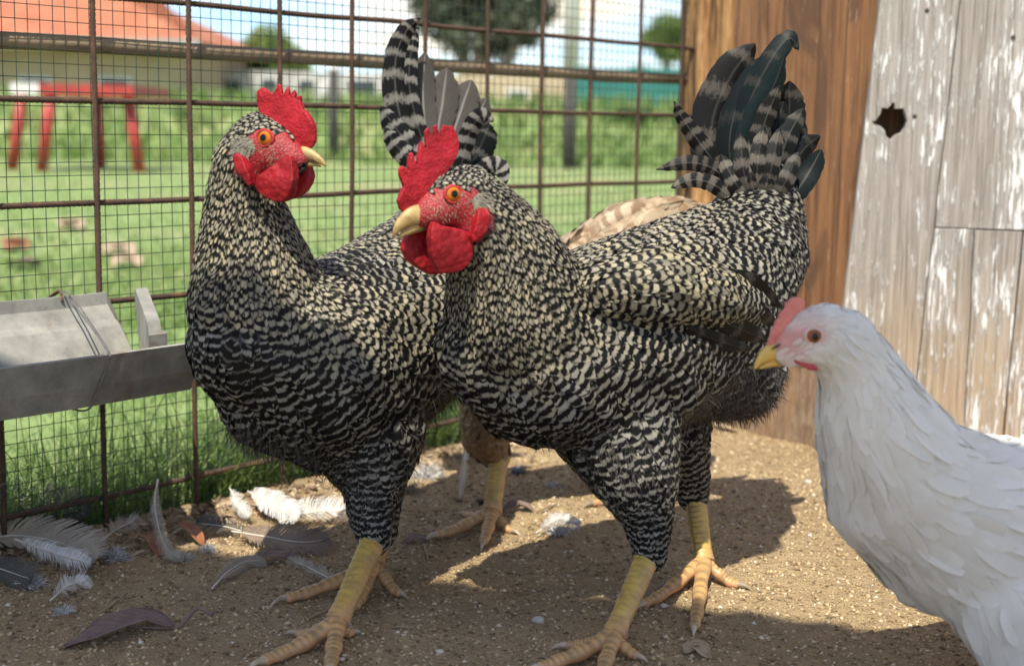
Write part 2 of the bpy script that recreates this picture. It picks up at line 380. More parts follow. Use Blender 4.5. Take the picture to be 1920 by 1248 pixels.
def m_white():
    b = NB('flaking_white_boards'); r = b.math('MULTIPLY', b.rnd(), 23.0); cb = b.n('CombineXYZ'); b.l(r, cb.inputs[0]); b.l(r, cb.inputs[2])
    def vec(sc):
        a = b.n('VectorMath', operation='ADD'); b.l(b.coord(scale=sc), a.inputs[0]); b.l(cb.outputs[0], a.inputs[1]); return a.outputs[0]
    g = b.noise(vec((1, 1, .028)), 170, 7, .75, .7); g2 = b.noise(vec((1, 1, .012)), 330, 4, .7, .3); big = b.noise(vec((1, 1, .5)), 7.5, 4, .6, .5); fl = b.noise(vec((1, 1, .2)), 105, 5, .68, .35); fine = b.noise(vec((1, 1, .05)), 330, 3, .65, .3)
    se = b.n('SeparateXYZ'); b.l(b.coord(), se.inputs[0])
    wood = b.mix(b.ramp(g, (.3, 0.0), (.7, 1.0)), (.17, .145, .12), (.44, .40, .35))
    tan = b.mix(b.ramp(g, (.3, 0.0), (.7, 1.0)), (.26, .185, .115), (.50, .385, .26))
    wood = b.mix(b.ramp(b.math('ADD', se.outputs[2], b.math('MULTIPLY', big, .2)), (.22, 1.0), (.42, 0.0)), wood, tan)
    wood = b.mix(b.ramp(g2, (.36, .85), (.47, 0.0)), wood, (.12, .095, .07))
    th = b.math('ADD', b.math('MULTIPLY', fl, .50), b.math('ADD', b.math('MULTIPLY', fine, .50), b.math('MULTIPLY', big, .55)))
    paint = b.ramp(th, (.80, 0.0), (.85, .9))
    thin = b.math('MULTIPLY', b.ramp(big, (.42, 0.0), (.68, .40)), b.ramp(g, (.4, .15), (.65, 1.0)))
    c = b.mix(thin, wood, (.56, .53, .49)); c = b.mix(paint, c, (.76, .745, .71))
    b.col(c); b.set(Roughness=.8); b.bump(b.math('ADD', b.math('MULTIPLY', g, .5), b.math('ADD', b.math('MULTIPLY', g2, .35), b.math('MULTIPLY', paint, .55))), .9, .0022); return b.m
M_brown, M_white = m_brown(), m_white()
def plank(name, poly, org, ax, th, m, parent, hole=None, jit=.0006):
    """poly in (u,z) metres on the plane at org with horizontal axis ax; front faces the pen"""
    nrm = Vector((-ax.y, ax.x, 0))
    if nrm.y > 0: nrm = -nrm
    bm = bmesh.new()
    def ring(pl, j, step):
        pts = []
        for i, a in enumerate(pl):
            c = pl[(i + 1) % len(pl)]; d = math.hypot(c[0] - a[0], c[1] - a[1]); k = max(1, int(d / step))
            for q in range(k):
                t = q / k; pts.append((a[0] + (c[0] - a[0]) * t, a[1] + (c[1] - a[1]) * t))
        vs = [bm.verts.new((u + j * noise.noise(Vector((u * 9, z * 13, 3))) * 2, 0, z)) for u, z in pts]
        return [bm.edges.new((vs[i], vs[(i + 1) % len(vs)])) for i in range(len(vs))]
    ed = ring(poly, jit, .03)
    if hole: ed += ring(hole, 0.0, .004)
    r = bmesh.ops.triangle_fill(bm, use_beauty=True, use_dissolve=False, edges=ed)
    fs = [g for g in r['geom'] if isinstance(g, bmesh.types.BMFace)]
    for q in fs:
        if q.normal.y > 0: q.normal_flip()
    e = bmesh.ops.extrude_face_region(bm, geom=fs); vs = [g for g in e['geom'] if isinstance(g, bmesh.types.BMVert)]
    bmesh.ops.translate(bm, verts=vs, vec=(0, th, 0)); bmesh.ops.recalc_face_normals(bm, faces=bm.faces)
    rim = [x for x in bm.edges if len(x.link_faces) == 2 and x.calc_face_angle(0) > 1.0 and all(abs(v_.co.y) < 1e-6 for v_ in x.verts)]
    bmesh.ops.bevel(bm, geom=rim, offset=.0014, segments=2, affect='EDGES', profile=.6)
    me = bpy.data.meshes.new(name); bm.to_mesh(me); bm.free()
    o = bpy.data.objects.new(name, me); col.objects.link(o); me.materials.append(m)
    M = Matrix.Identity(4); M.col[0][:3] = ax; M.col[1][:3] = -nrm; M.col[2][:3] = (0, 0, 1); M.col[3][:3] = org
    o.parent = parent; o.matrix_parent_inverse = Matrix.Identity(4); o.matrix_basis = parent_world(parent).inverted() @ M
    return o
def plane_uz(px, py, org, ax):
    n = Vector((-ax.y, ax.x, 0)); p = onplane(px, py, org, n) - org; return (p.dot(ax), p.z)
W0 = Vector((.345, 2.39, 0)); WX = Vector((.195, -.22, 0)).normalized()
bw = empty('board_wall', W0, 'wall of upright brown stained boards behind the barred tail', 'wall')
def bu(px, py): return plane_uz(px, py, W0, WX)[0]
seams = [(bu(1367, 100), bu(1360, 700)), (bu(1431, 60), bu(1418, 700)), (bu(1541, 60), bu(1510, 420)), (.315, .275)]
for i in range(len(seams) - 1):
    (t0, b0), (t1, b1) = seams[i], seams[i + 1]; g = .0011
    plank('board', [(b0 + g, -.01), (b1 - g, -.01), (t1 - g, 1.15), (t0 + g, 1.15)], W0 + Vector((0, 0, 0)) + Vector((.001, .001, 0)) * (i % 2), WX, .018, M_brown, bw)
P0 = Vector((.515, 2.125, 0)); PX = Vector((1, -.13, 0)).normalized()
pw = empty('painted_panel', P0, 'panel of weathered grey boards with flaking white paint and a knot hole', 'panel')
def pl(px, py): return plane_uz(px, py, P0, PX)
def ln(x0, k, py): return pl(x0 + k * py, py)
E0 = lambda y: ln(1650, -.12, y)
S1 = lambda y: ln(1801, -.116, y)
S2 = lambda y: ln(1849, -.05, y)
S3 = lambda y: ln(1962, -.098, y)
S4 = lambda y: ln(2100, -.10, y)
def shift(p, d): return (p[0] + d, p[1])
hz = [(1115,645),(1135,640),(1160,605),(1168,572),(1200,575),(1222,545),(1236,548),(1236,578),(1283,575),(1290,600),(1302,640),(1290,675),(1272,705),(1245,712),(1213,742),(1190,720),(1184,690),(1165,672),(1145,662),(1128,660)]
hole = [pl(1240 + x / 2.8235, y / 2.8235) for x, y in hz]
g = .0009
BOT = 905
plank('board', [shift(E0(BOT), 0), shift(S1(BOT), -g), shift(S1(-150), -g), E0(-150)], P0, PX, .020, M_white, pw, hole=hole)
plank('board', [shift(S1(426), g), pl(1925, 432), shift(S4(432), 0), S4(-150), shift(S1(-150), g)], P0 + Vector((0, .0015, 0)), PX, .020, M_white, pw)
plank('board', [shift(S1(BOT), g), shift(S2(BOT), -g), shift(S2(430), -g), shift(S1(428), g)], P0 + Vector((0, .0008, 0)), PX, .020, M_white, pw)
plank('board', [shift(S2(BOT), g), shift(S3(BOT), -g), shift(S3(434), -g), shift(S2(431), g)], P0 + Vector((0, .0022, 0)), PX, .020, M_white, pw)
plank('board', [shift(S3(BOT), g), shift(S4(BOT), 0), shift(S4(436), 0), shift(S3(435), g)], P0, PX, .020, M_white, pw)
for i in range(5):
    plank('backing_board', [(-.02 + i * .17, -.01), (.148 + i * .17, -.01), (.148 + i * .17, 1.15), (-.02 + i * .17, 1.15)], P0 + Vector((.0, .075, 0)), PX, .018, M_brown, pw)
# rails that hold the boards, on the back
for z in (.12, .9):
    v, f = box(-.0, .62, .0225, .05, z, z + .06)
    o = mobj('backing_rail', v, f, M_brown, None, False); M = Matrix.Identity(4); M.col[0][:3] = PX; M.col[1][:3] = (.13, 1, 0); M.col[3][:3] = P0
    o.parent = pw; o.matrix_basis = parent_world(pw).inverted() @ M
# knots and nail heads
def disc_on(px, py, r, m, name, th=.0012):
    u, z = pl(px, py); n = Vector((PX.y, -PX.x, 0)); c = P0 + PX * u + Vector((0, 0, z))
    V, F = loft([c - n * .002, c + n * th * .6, c + n * th], [r, r, r * .7], seg=14); return mobj(name, V, F, m, pw)
M_nail = m_simple('nail_head', (.06, .045, .035), .7, .3, 300)
M_knot = m_wood('knot_wood', (.20, .15, .11), (.42, .35, .28), 90, (1, 1, 1))
for q in ((1715, 218), (1738, 20), (1900, 70)): disc_on(*q, .0032, M_nail, 'nail')

# ================================================================ FEED TROUGH
def m_zinc():
    b = NB('galvanised_steel'); v = b.coord(); n = b.noise(v, 22, 6, .65); n2 = b.noise(v, 160, 4, .7)
    c = b.ramp(n, (.3, (.17, .165, .145)), (.6, (.31, .30, .26)), (.8, (.45, .42, .35)))
    c = b.mix(b.ramp(n2, (.56, 0.0), (.7, .5)), c, (.16, .145, .115)); c = b.mix(b.ramp(b.noise(v, 9, 6, .7, .8), (.56, 0.0), (.70, .75)), c, (.15, .085, .045)); b.col(c); b.set(Roughness=.7, Metallic=.12); b.bump(n2, .25, .0008); return b.m
M_zinc = m_zinc()
tr = empty('feed_trough', FA + FN * .12, 'long galvanised metal feed trough hung on the mesh fence', 'trough')
def tp(u, n, z): return FA + FD * u + FN * n + Vector((0, 0, z))
sec = [(.022, .276), (.024, .294), (.028, .294), (.030, .280), (.052, .256), (.085, .215), (.12, .199), (.165, .193), (.185, .197), (.196, .220), (.205, .253), (.203, .2545), (.2015, .253)]
inner = [(.1925, .221), (.182, .1995), (.165, .1955), (.121, .2015), (.087, .217), (.054, .258), (.0262, .276)]
uend = ((onplane(372, 690, FA + FN * .2, FN)) - FA).dot(FD)
loop = sec + inner; V = []; F = []; ns = 40; k = len(loop)
for i in range(ns + 1):
    u = -1.05 + (uend + 1.05) * i / ns
    for (a, z) in loop: V.append(tp(u, a, z + .0012 * noise.noise(Vector((u * 6, a * 8, 0)))))
for i in range(ns):
    for j in range(k): F.append((i*k+j, (i+1)*k+j, (i+1)*k+(j+1) % k, i*k+(j+1) % k))
F.append(tuple(range(k))); F.append(tuple(range(ns*k, ns*k+k))[::-1])
mobj('channel', V, F, M_zinc, tr, False)
ue = (onplane(290, 646, FA + FN * .19, FN) - FA).dot(FD)
ep = [(.026, .290), (.040, .297), (.165, .276), (.180, .264), (.1805, .205), (.165, .196), (.121, .202), (.087, .2175), (.054, .2585)]
ueb = (onplane(252, 540, FA + FN * .03, FN) - FA).dot(FD)
tp_old = tp
def tp(u, n, z): return tp_old(u + (ueb - ue) * (.18 - n) / .15 * (abs(u - ue) < .03), n, z)
V = [tp(ue, a, z) for a, z in ep] + [tp(ue + .017, a, z) for a, z in ep]; k = len(ep)
F = [tuple(range(k))[::-1], tuple(range(k, 2*k))] + [(j, (j+1) % k, (j+1) % k + k, j + k) for j in range(k)]
fl = [(.176, .266), (.181, .264), (.182, .213), (.177, .209)]
o2 = len(V); V += [tp(ue, a, z) for a, z in fl] + [tp(ue + .024, a, z) for a, z in fl]
F += [(o2+j, o2+(j+1) % 4, o2+(j+1) % 4+4, o2+j+4) for j in range(4)] + [(o2+3, o2+2, o2+1, o2), (o2+4, o2+5, o2+6, o2+7)]
mobj('end_plate', V, F, M_zinc, tr, False); tp = tp_old
M_tie = m_simple('tie_wire', (.22, .20, .18), .45, .3, 60, .6)
ut = (onplane(203, 655, FA + FN * .205, FN) - FA).dot(FD); ub = (onplane(118, 556, FA + FN * .026, FN) - FA).dot(FD)
for d, e in ((0, 0), (.006, .004)):
    P = smooth_path([tuple(tp(ub, .004, .292)), tuple(tp(ub + d, .026, .2975)), tuple(tp((ub * .6 + ut * .4) + d, .11, .276 - e)), tuple(tp(ut + d * .2, .204, .2565)), tuple(tp(ut - .002, .2075, .245)), tuple(tp(ut - .010, .194, .2085)), tuple(tp(ut - .013, .186, .1945)), tuple(tp(ut - .016, .165, .1915)), tuple(tp(ut - .02, .121, .1975)), tuple(tp(ut - .03, .086, .213))], 60)
    v, f = loft(P, [.0010] * 60, seg=6); mobj('tie_wire', v, f, M_tie, tr)
v, f = loft(smooth_path([tuple(tp(ub - .004, -.008, .285)), tuple(tp(ub - .002, .012, .296)), tuple(tp(ub, .02, .299)), tuple(tp(ub - .004, .031, .288))], 14), [.0016] * 14, seg=6); mobj('tie_wire', v, f, M_rust, tr)

# ================================================================ SHADE ROOF, unseen, added behind and above the camera to shade the near ground
M_tin = m_simple('shade_tin', (.55, .52, .48), .6, .25, 8, .3)
rf = empty('shade_roof', (0, -.4, 0), 'unseen tin roof on posts, added to shade the front of the pen', 'roof')
def edge_y(x): return ROOF_E0 + ROOF_K * x
ROOF_E0, ROOF_K, RZ = .279, -.315, 2.0
V = []; F = []; n = 150
for i in range(n + 1):
    x = -1.5 + 2.9 * i / n; z = RZ + .012 * math.sin(x * 2 * math.pi / .076)
    for y, dz in ((edge_y(x), 0), (edge_y(x) - .62, .08)): V += [Vector((x, y, z + dz)), Vector((x, y, z + dz + .0012))]
for i in range(n):
    a = i * 4; b_ = a + 4; F += [(a, a + 2, b_ + 2, b_), (a + 1, b_ + 1, b_ + 3, a + 3), (a, b_, b_ + 1, a + 1), (a + 2, a + 3, b_ + 3, b_ + 2)]
mobj('shade_sheet', V, F, M_tin, rf)
for x, dy in ((-1.45, -.06), (1.35, -.06), (-1.45, -.42), (1.35, -.42)):
    y = edge_y(x) + dy; v, f = box(x - .03, x + .03, y - .03, y + .03, -.03, RZ + .02 - dy * .13); mobj('shade_post', v, f, M_rail, rf, False)
for x0, x1, dy in ((-1.45, 1.35, -.06), (-1.45, 1.35, -.42)):
    v, f = loft([Vector((x0, edge_y(x0) + dy, RZ - .035 - dy * .13)), Vector((x1, edge_y(x1) + dy, RZ - .035 - dy * .13))], [.03, .03], seg=6); mobj('shade_beam', v, f, M_rail, rf, False)

# ================================================================ BACKGROUND
M_red = m_simple('red_paint', (.36, .04, .03), .5, .2, 12)
M_pale = m_simple('pale_paint', (.62, .60, .56), .6, .15, 6)
tb = empty('red_table', at(140, 310, 14), 'red painted metal table frame with a white end, out on the lawn', 'table')
def leg(x0, y0, x1, y1, Y, r=.055):
    a = at(x0, y0, Y); c = at(x1, y1, Y); a.z = -.02; v, f = loft([a, c], [r, r], seg=10); mobj('leg', v, f, M_red, tb)
leg(22, 308, 42, 178, 13.6); leg(78, 312, 96, 165, 13.3); leg(262, 310, 240, 178, 13.4); leg(188, 295, 182, 178, 14.6)
a, c = at(78, 168, 13.3), at(254, 170, 13.3)
v, f = box(a.x, c.x, 13.22, 14.6, a.z - .05, a.z + .05); mobj('table_top', v, f, M_red, tb, False)
a2, c2 = at(26, 166, 13.35), at(100, 166, 13.35)
v, f = box(a2.x, a.x - .004, 13.25, 14.5, a.z - .045, a.z + .055); mobj('table_end', v, f, M_pale, tb, False)
def m_roof():
    b = NB('clay_tiles'); wv = b.n('TexWave', wave_type='BANDS', bands_direction='X'); wv.inputs['Scale'].default_value = 1.6; b.l(b.coord(), wv.inputs['Vector'])
    n = b.noise(b.coord(), 2.5, 5, .6); c = b.mix(b.ramp(n, (.3, 0.0), (.7, 1.0)), (.30, .095, .045), (.45, .17, .08)); b.col(b.mix(b.ramp(wv.outputs['Fac'], (0, .5), (.4, 0.0)), c, (.22, .075, .04))); b.set(Roughness=.8); return b.m
M_roof = m_roof(); M_tanwall = m_simple('tan_render', (.42, .33, .22), .85, .12, 1.5); M_greywall = m_simple('grey_render', (.36, .35, .33), .85, .15, 1.5)
M_glass = NB('dark_window'); M_glass.col((.03, .04, .05)); M_glass.set(Roughness=.15); M_glass = M_glass.m
M_gutter = m_simple('gutter', (.30, .31, .32), .5, .1, 3); M_teal = m_simple('teal_sheet', (.02, .15, .13), .6, .2, 2)
def house(x0, x1, ytop, Y, depth, name, label, wallm, roof_px, wins, ov=0.0):
    A, C = at(x0, ytop, Y), at(x1, ytop, Y); H = A.z
    h = empty(name, (A.x, Y, .7), label, 'building')
    v, f = box(A.x, C.x, Y, Y + depth, .0, H); mobj('wall', v, f, wallm, h, False)
    if roof_px:
        rz = at(x0, roof_px, Y + depth / 2).z; e0 = H + .02; m_ = Y + depth / 2; x_a, x_c = A.x - ov, C.x + ov; i_ = (depth / 2 + ov) * .9
        V = [Vector(p) for p in ((x_a, Y - ov, e0), (x_c, Y - ov, e0), (x_c, Y + depth + ov, e0), (x_a, Y + depth + ov, e0), (x_a + i_, m_, rz), (x_c - i_, m_, rz))]
        r_ = mobj('roof', V, [(0, 1, 5, 4), (1, 2, 5), (2, 3, 4, 5), (3, 0, 4), (3, 2, 1, 0)], M_roof, h, False)
        v, f = box(x_a, x_c, Y - ov - .12, Y - ov + .0, e0 - .16, e0 + .03); mobj('gutter', v, f, M_gutter, r_, False)
    for (a, c, t, q) in wins:
        p, s = at(a, t, Y - .03), at(c, q, Y - .03)
        fr = mobj('window', *box(p.x - .06, s.x + .06, Y - .03, Y + .02, s.z - .06, p.z + .06), M_pale, h, False)
        mobj('pane', *box(p.x, s.x, Y - .045, Y - .031, s.z, p.z), M_glass, fr, False)
    return h
house(-330, 335, 72, 26, 9, 'tiled_house', 'tan house with an orange clay tile roof and grey gutter', M_tanwall, -105, [(40, 90, 150, 185), (190, 240, 150, 185)], .5)
house(395, 735, 132, 30, 6, 'long_shed', 'long low grey-tan shed beyond the bank with dark openings', M_greywall, None, [(418, 452, 150, 182), (490, 520, 148, 182), (560, 590, 150, 182), (650, 705, 150, 188)])
house(760, 1075, 138, 28, 7, 'low_house', 'low tan farm building with one small dark window', M_tanwall, None, [(955, 985, 172, 205), (800, 822, 168, 200)])
# teal sheet fence at the right, posts and a pole
tf = empty('sheet_fence', at(1180, 215, 24), 'teal green sheet metal fence behind the bank', 'fence')
for i in range(8):
    a, c = at(1078 + i * 34, 128 if i % 3 else 124, 24), at(1078 + (i + 1) * 34, 215, 24)
    mobj('sheet', *box(a.x + .01, c.x - .01, 24 + .02 * (i % 2), 24.05 + .02 * (i % 2), .4, a.z), M_teal, tf, False)
M_postd = m_simple('dark_post', (.05, .045, .04), .8, .2, 5)
for (x, y0, y1, Y, r, lab) in ((625, 130, 262, 17.5, .07, 'dark upright post on the bank near the long shed'), (1070, 140, 292, 16.5, .08, 'dark upright post on the bank near the teal sheet fence')):
    c = at(x, y0, Y); v, f = loft([Vector((c.x, Y, -.1)), Vector((c.x, Y, c.z))], [r, r * .9], seg=10); tag(mobj('garden_post', v, f, M_postd), lab, 'post')
c = at(1082, -400, 40); v, f = loft([Vector((c.x, 40, .5)), Vector((c.x, 40, c.z))], [.24, .16], seg=12)
tag(mobj('utility_pole', v, f, M_pale), 'tall pale utility pole rising behind the farm building', 'pole')
a = at(600, 205, 20); c = at(632, 118, 20.2); v, f = loft([Vector((a.x, a.y, .7)), c], [.09, .07], seg=8)
tag(mobj('leaning_plank', v, f, M_pale), 'pale plank leaning against the dark post by the long shed', 'plank')
# trees: trunk, limbs, crown of leaf faces
def m_leaf(name, dk, lt):
    b = NB(name); c = b.ramp(b.attr('rnd'), (0, dk), (1, lt)); b.col(c); b.set(Roughness=.6)
    t = b.n('BsdfTranslucent'); b.l(c, t.inputs[0]); ms = b.n('MixShader'); ms.inputs[0].default_value = .3
    b.l(b.b.outputs[0], ms.inputs[1]); b.l(t.outputs[0], ms.inputs[2]); b.l(ms.outputs[0], b.out.inputs[0]); return b.m
M_leafg = m_leaf('grey_green_leaves', (.045, .065, .035), (.15, .17, .10)); M_leafy = m_leaf('yellow_green_leaves', (.07, .13, .03), (.25, .33, .08)); M_leafd = m_leaf('hedge_leaves', (.025, .06, .016), (.10, .19, .045))
M_trunk = m_simple('trunk_bark', (.20, .165, .125), .9, .3, 3)
def tree(name, label, base, trunks, clumps, n, size, lm, cat='tree', group=None):
    t = empty(name, base, label, cat, group)
    for pts, r0 in trunks:
        P = smooth_path([tuple(p) for p in pts], 10); v, f = loft(P, [r0 * (1 - .55 * i / 9) for i in range(10)], seg=8); mobj('trunk', v, f, M_trunk, t)
    C = np.array([tuple(c[0]) for c in clumps]); R = np.array([c[1] for c in clumps]); pr = R ** 2 / (R ** 2).sum()
    k = rng.choice(len(C), n, p=pr); d = rng.normal(size=(n, 3)); d /= np.linalg.norm(d, axis=1)[:, None]
    P = C[k] + d * (R[k] * rng.uniform(.35, 1.05, n))[:, None] * np.array([1, 1, .8])
    a = rng.normal(size=(n, 3)); a /= np.linalg.norm(a, axis=1)[:, None]; q = np.cross(a, rng.normal(size=(n, 3))); q /= np.linalg.norm(q, axis=1)[:, None]
    s = size * rng.uniform(.6, 1.4, n)[:, None]
    V = np.stack([P - a * s, P + q * s * .5, P + a * s, P - q * s * .5], 1).reshape(-1, 3); F = np.arange(4 * n).reshape(-1, 4)
    tag(bulk('crown', V, F, lm, t, attrs={'rnd': np.repeat(rng.uniform(0, 1, n), 4)}, smooth=False), kind='stuff'); return t
def rp(px, py, Y, r=0): return at(px, py, Y)
Yt = 36
tree('olive_tree', 'tall grey-green tree with several pale trunks behind the farm building', Vector((at(880, 200, Yt).x, Yt, .7)),
     [([Vector((at(885, 200, Yt).x, Yt, .5)), at(880, 150, Yt), at(850, 60, Yt)], .30), ([Vector((at(905, 200, Yt).x, Yt, .5)), at(945, 130, Yt), at(990, 40, Yt)], .22), ([Vector((at(890, 200, Yt).x, Yt + .5, .5)), at(900, 100, Yt + .5), at(900, -40, Yt)], .25)],
     [(at(x, y, Yt + dy), r) for x, y, dy, r in ((830, 30, 0, .75), (890, 10, 1, .95), (950, 35, 0, .9), (1005, 15, .6, .65), (860, 75, -.5, .55), (935, 85, .3, .55), (880, -70, 0, 1.2), (970, -80, 0, 1.1), (800, -40, 0, .8), (985, 70, 0, .4), (800, 10, 0, .45))], 9000, .10, M_leafg)
Yt = 33
tree('round_bush', 'yellow-green leafy bush showing over the long shed', Vector((at(505, 180, Yt).x, Yt, .7)), [([Vector((at(505, 190, Yt).x, Yt, .4)), at(505, 140, Yt), at(506, 90, Yt)], .15)],
     [(at(x, y, Yt), r) for x, y, r in ((505, 85, .55), (470, 105, .45), (540, 108, .4), (505, 120, .6), (560, 130, .35))], 3500, .07, M_leafy)
Yt = 60
tree('pale_bush', 'pale leafy tree far away beside the corner post', Vector((at(1245, 150, Yt).x, Yt, .7)), [([Vector((at(1250, 190, Yt).x, Yt, .4)), at(1250, 110, Yt), at(1248, 60, Yt)], .2)],
     [(at(x, y, Yt), r) for x, y, r in ((1250, 55, .8), (1225, 75, .6), (1280, 60, .9), (1255, 95, .7))], 2500, .12, M_leafy)
for i, (x, y, Yt, r, lab) in enumerate(((130, 235, 19.5, .42, 'dark green shrub on the bank behind the red table'), (350, 240, 19.0, .36, 'low green shrub on the bank beside the tiled house'), (700, 225, 19.5, .34, 'green shrub on the bank below the long shed'), (830, 225, 19.5, .34, 'green shrub on the bank below the small dark window'), (1190, 235, 19, .35, 'green shrub on the bank below the teal sheet fence'))):
    c = at(x, y, Yt); g = Vector((c.x, Yt, float(bankz(np.array(0.), np.array(Yt)))))
    tree('bank_shrub', lab, g, [([g - Vector((0, 0, .1)), g + Vector((.02, 0, .15)), c], .03)], [(c + Vector((dx * r, 0, dz * r)), r * k) for dx, dz, k in ((0, 0, .9), (-1.1, -.25, .7), (1.0, -.2, .75), (2.0, -.4, .55), (-1.9, -.4, .5))], 1600, .05, M_leafd, 'shrub', 'shrubs along the grassy bank')
# ================================================================ BIRDS
def m_feather(name, light, cream, dark, spec=.35, rough=.5, sheen=None, chev=-.18, warp=.35):
    b = NB(name); uv = b.n('UVMap'); se = b.n('SeparateXYZ'); b.l(uv.outputs[0], se.inputs[0]); u, v = se.outputs[0], se.outputs[1]
    du = b.math('ABSOLUTE', b.math('SUBTRACT', b.math('MULTIPLY', u, 2.0), 1.0)); du2 = b.math('MULTIPLY', du, du)
    r = b.attr('rnd'); n = b.noise(b.coord(), 240, 3, .6); barb = b.n('CombineXYZ')
    b.l(b.math('MULTIPLY', u, 3.0), barb.inputs[0]); b.l(b.math('ADD', b.math('MULTIPLY', v, 42.0), b.math('MULTIPLY', du, -9.0)), barb.inputs[1]); b.l(b.math('MULTIPLY', r, 90.0), barb.inputs[2])
    bn = b.noise(barb.outputs[0], 1.0, 3, .7)
    t = b.attr('tph')
    t = b.math('ADD', t, b.math('ADD', b.math('MULTIPLY', b.math('SUBTRACT', n, .5), warp), b.math('ADD', b.math('MULTIPLY', du2, chev), b.math('ADD', b.math('MULTIPLY', b.math('SUBTRACT', r, .5), .22), b.math('MULTIPLY', b.math('SUBTRACT', bn, .5), .5)))))
    w_ = b.math('SINE', b.math('SUBTRACT', b.math('MULTIPLY', t, 2 * math.pi), math.pi * .5))
    d = b.math('SUBTRACT', w_, b.attr('thr'))
    lt = b.ramp(b.math('ADD', b.math('MULTIPLY', d, 1.1), .5), (.08, 0.0), (.92, 1.0))
    lt = b.math('MULTIPLY', lt, b.math('SUBTRACT', 1.0, b.math('MULTIPLY', b.attr('edge'), b.ramp(du, (.35, 0.0), (.9, 1.0)))))
    lc = b.mix(b.attr('cream'), light, cream); lc = b.mix(b.math('MULTIPLY', r, .75), lc, tuple(x * .38 for x in light))
    lc = b.mix(b.ramp(bn, (.35, .35), (.6, 0.0)), lc, tuple(x * .35 for x in light))
    c = b.mix(lt, dark, lc)
    if sheen:
        lw = b.n('LayerWeight'); lw.inputs[0].default_value = .45
        c = b.mix(b.math('MULTIPLY', b.attr('green'), b.ramp(bn, (.3, .35), (.7, 1.0))), c, sheen)
    shaft = b.ramp(du, (.0, 1.0), (.10, 0.0)); c = b.mix(b.math('MULTIPLY', shaft, b.attr('shaft')), c, (.30, .28, .25))
    b.col(c); b.set(Roughness=rough); b.b.inputs['Specular IOR Level'].default_value = spec
    b.bump(bn, .35, .0006); return b.m
M_tailb = m_feather('dark_tail_feathers', (.115, .10, .082), (.16, .135, .10), (.0065, .006, .0055), .14, .5, (.0015, .013, .013), -.08, .40)
M_sick = m_feather('barred_sickle_feathers', (.25, .235, .205), (.30, .27, .20), (.0075, .007, .0068), .14, .5, (.003, .026, .026), -.16, .45)
M_greyt = m_feather('grey_tail_feathers', (.095, .085, .074), (.12, .10, .085), (.012, .011, .010), .15)
M_bar = m_feather('barred_feathers', (.30, .285, .245), (.44, .375, .225), (.0062, .0058, .0054), .14, .55, (.004, .05, .052))
M_tan = m_feather('tan_feathers', (.44, .33, .21), (.50, .38, .24), (.20, .12, .06))
def m_whitef():
    b = NB('white_feathers'); uv = b.n('UVMap'); se = b.n('SeparateXYZ'); b.l(uv.outputs[0], se.inputs[0]); r = b.attr('rnd')
    du = b.math('ABSOLUTE', b.math('SUBTRACT', b.math('MULTIPLY', se.outputs[0], 2.0), 1.0)); cb = b.n('CombineXYZ')
    b.l(b.math('MULTIPLY', se.outputs[0], 2.5), cb.inputs[0]); b.l(b.math('ADD', b.math('MULTIPLY', se.outputs[1], 30.0), b.math('MULTIPLY', du, -8.0)), cb.inputs[1]); b.l(b.math('MULTIPLY', r, 90.0), cb.inputs[2])
    bn = b.noise(cb.outputs[0], 1.0, 2, .6); big = b.noise(b.coord(), 14, 4, .6)
    c = b.mix(r, (.82, .785, .70), (.88, .855, .785)); c = b.mix(b.ramp(big, (.52, 0.0), (.75, .35)), c, (.62, .56, .46)); c = b.mix(b.attr('edge'), c, (.66, .42, .36))
    b.col(c); b.set(Roughness=.75); b.b.inputs['Specular IOR Level'].default_value = .2
    b.b.inputs['Sheen Weight'].default_value = .15
    tr = b.n('BsdfTranslucent'); b.l(c, tr.inputs[0]); ms = b.n('MixShader'); ms.inputs[0].default_value = .25
    b.l(b.b.outputs[0], ms.inputs[1]); b.l(tr.outputs[0], ms.inputs[2]); b.l(ms.outputs[0], b.out.inputs[0])
    b.bump(bn, .3, .0006); return b.m
M_whitef = m_whitef()
def m_flesh(name, base, dark, pale, bd=.0011, sc=330):
    b = NB(name); v = b.coord(); vo = b.n('TexVoronoi'); vo.inputs['Scale'].default_value = sc; b.l(v, vo.inputs['Vector']); n = b.noise(v, 45, 5, .6); n2 = b.noise(v, 700, 2, .6)
    c = b.mix(b.ramp(n, (.36, 0.0), (.62, 1.0)), dark, base); c = b.mix(b.ramp(b.noise(v, 130, 5, .7, .6), (.55, 0.0), (.75, .22)), c, pale); c = b.mix(b.ramp(vo.outputs['Distance'], (.0, .3), (.45, 0.0)), c, pale); b.col(c)
    b.set(Roughness=.55); b.b.inputs['Specular IOR Level'].default_value = .3; b.b.inputs['Subsurface Weight'].default_value = .12; b.b.inputs['Subsurface Scale'].default_value = .004
    b.b.inputs['Subsurface Radius'].default_value = (1, .25, .15)
    b.bump(b.math('ADD', b.math('SUBTRACT', 1.0, vo.outputs['Distance']), b.math('MULTIPLY', n2, .5)), .55, bd); return b.m
M_comb = m_flesh('red_comb', (.36, .010, .019), (.23, .005, .010), (.48, .045, .05))
M_wattle = m_flesh('red_wattle', (.32, .008, .014), (.19, .004, .008), (.42, .028, .032), .0024, 150)
M_lid = m_flesh('eyelid_skin', (.36, .03, .025), (.26, .02, .018), (.42, .08, .07))
M_lidh = m_flesh('pale_eyelid', (.66, .50, .42), (.58, .36, .30), (.70, .55, .48))
M_pink = m_flesh('pink_comb', (.68, .24, .19), (.60, .15, .12), (.75, .36, .30))
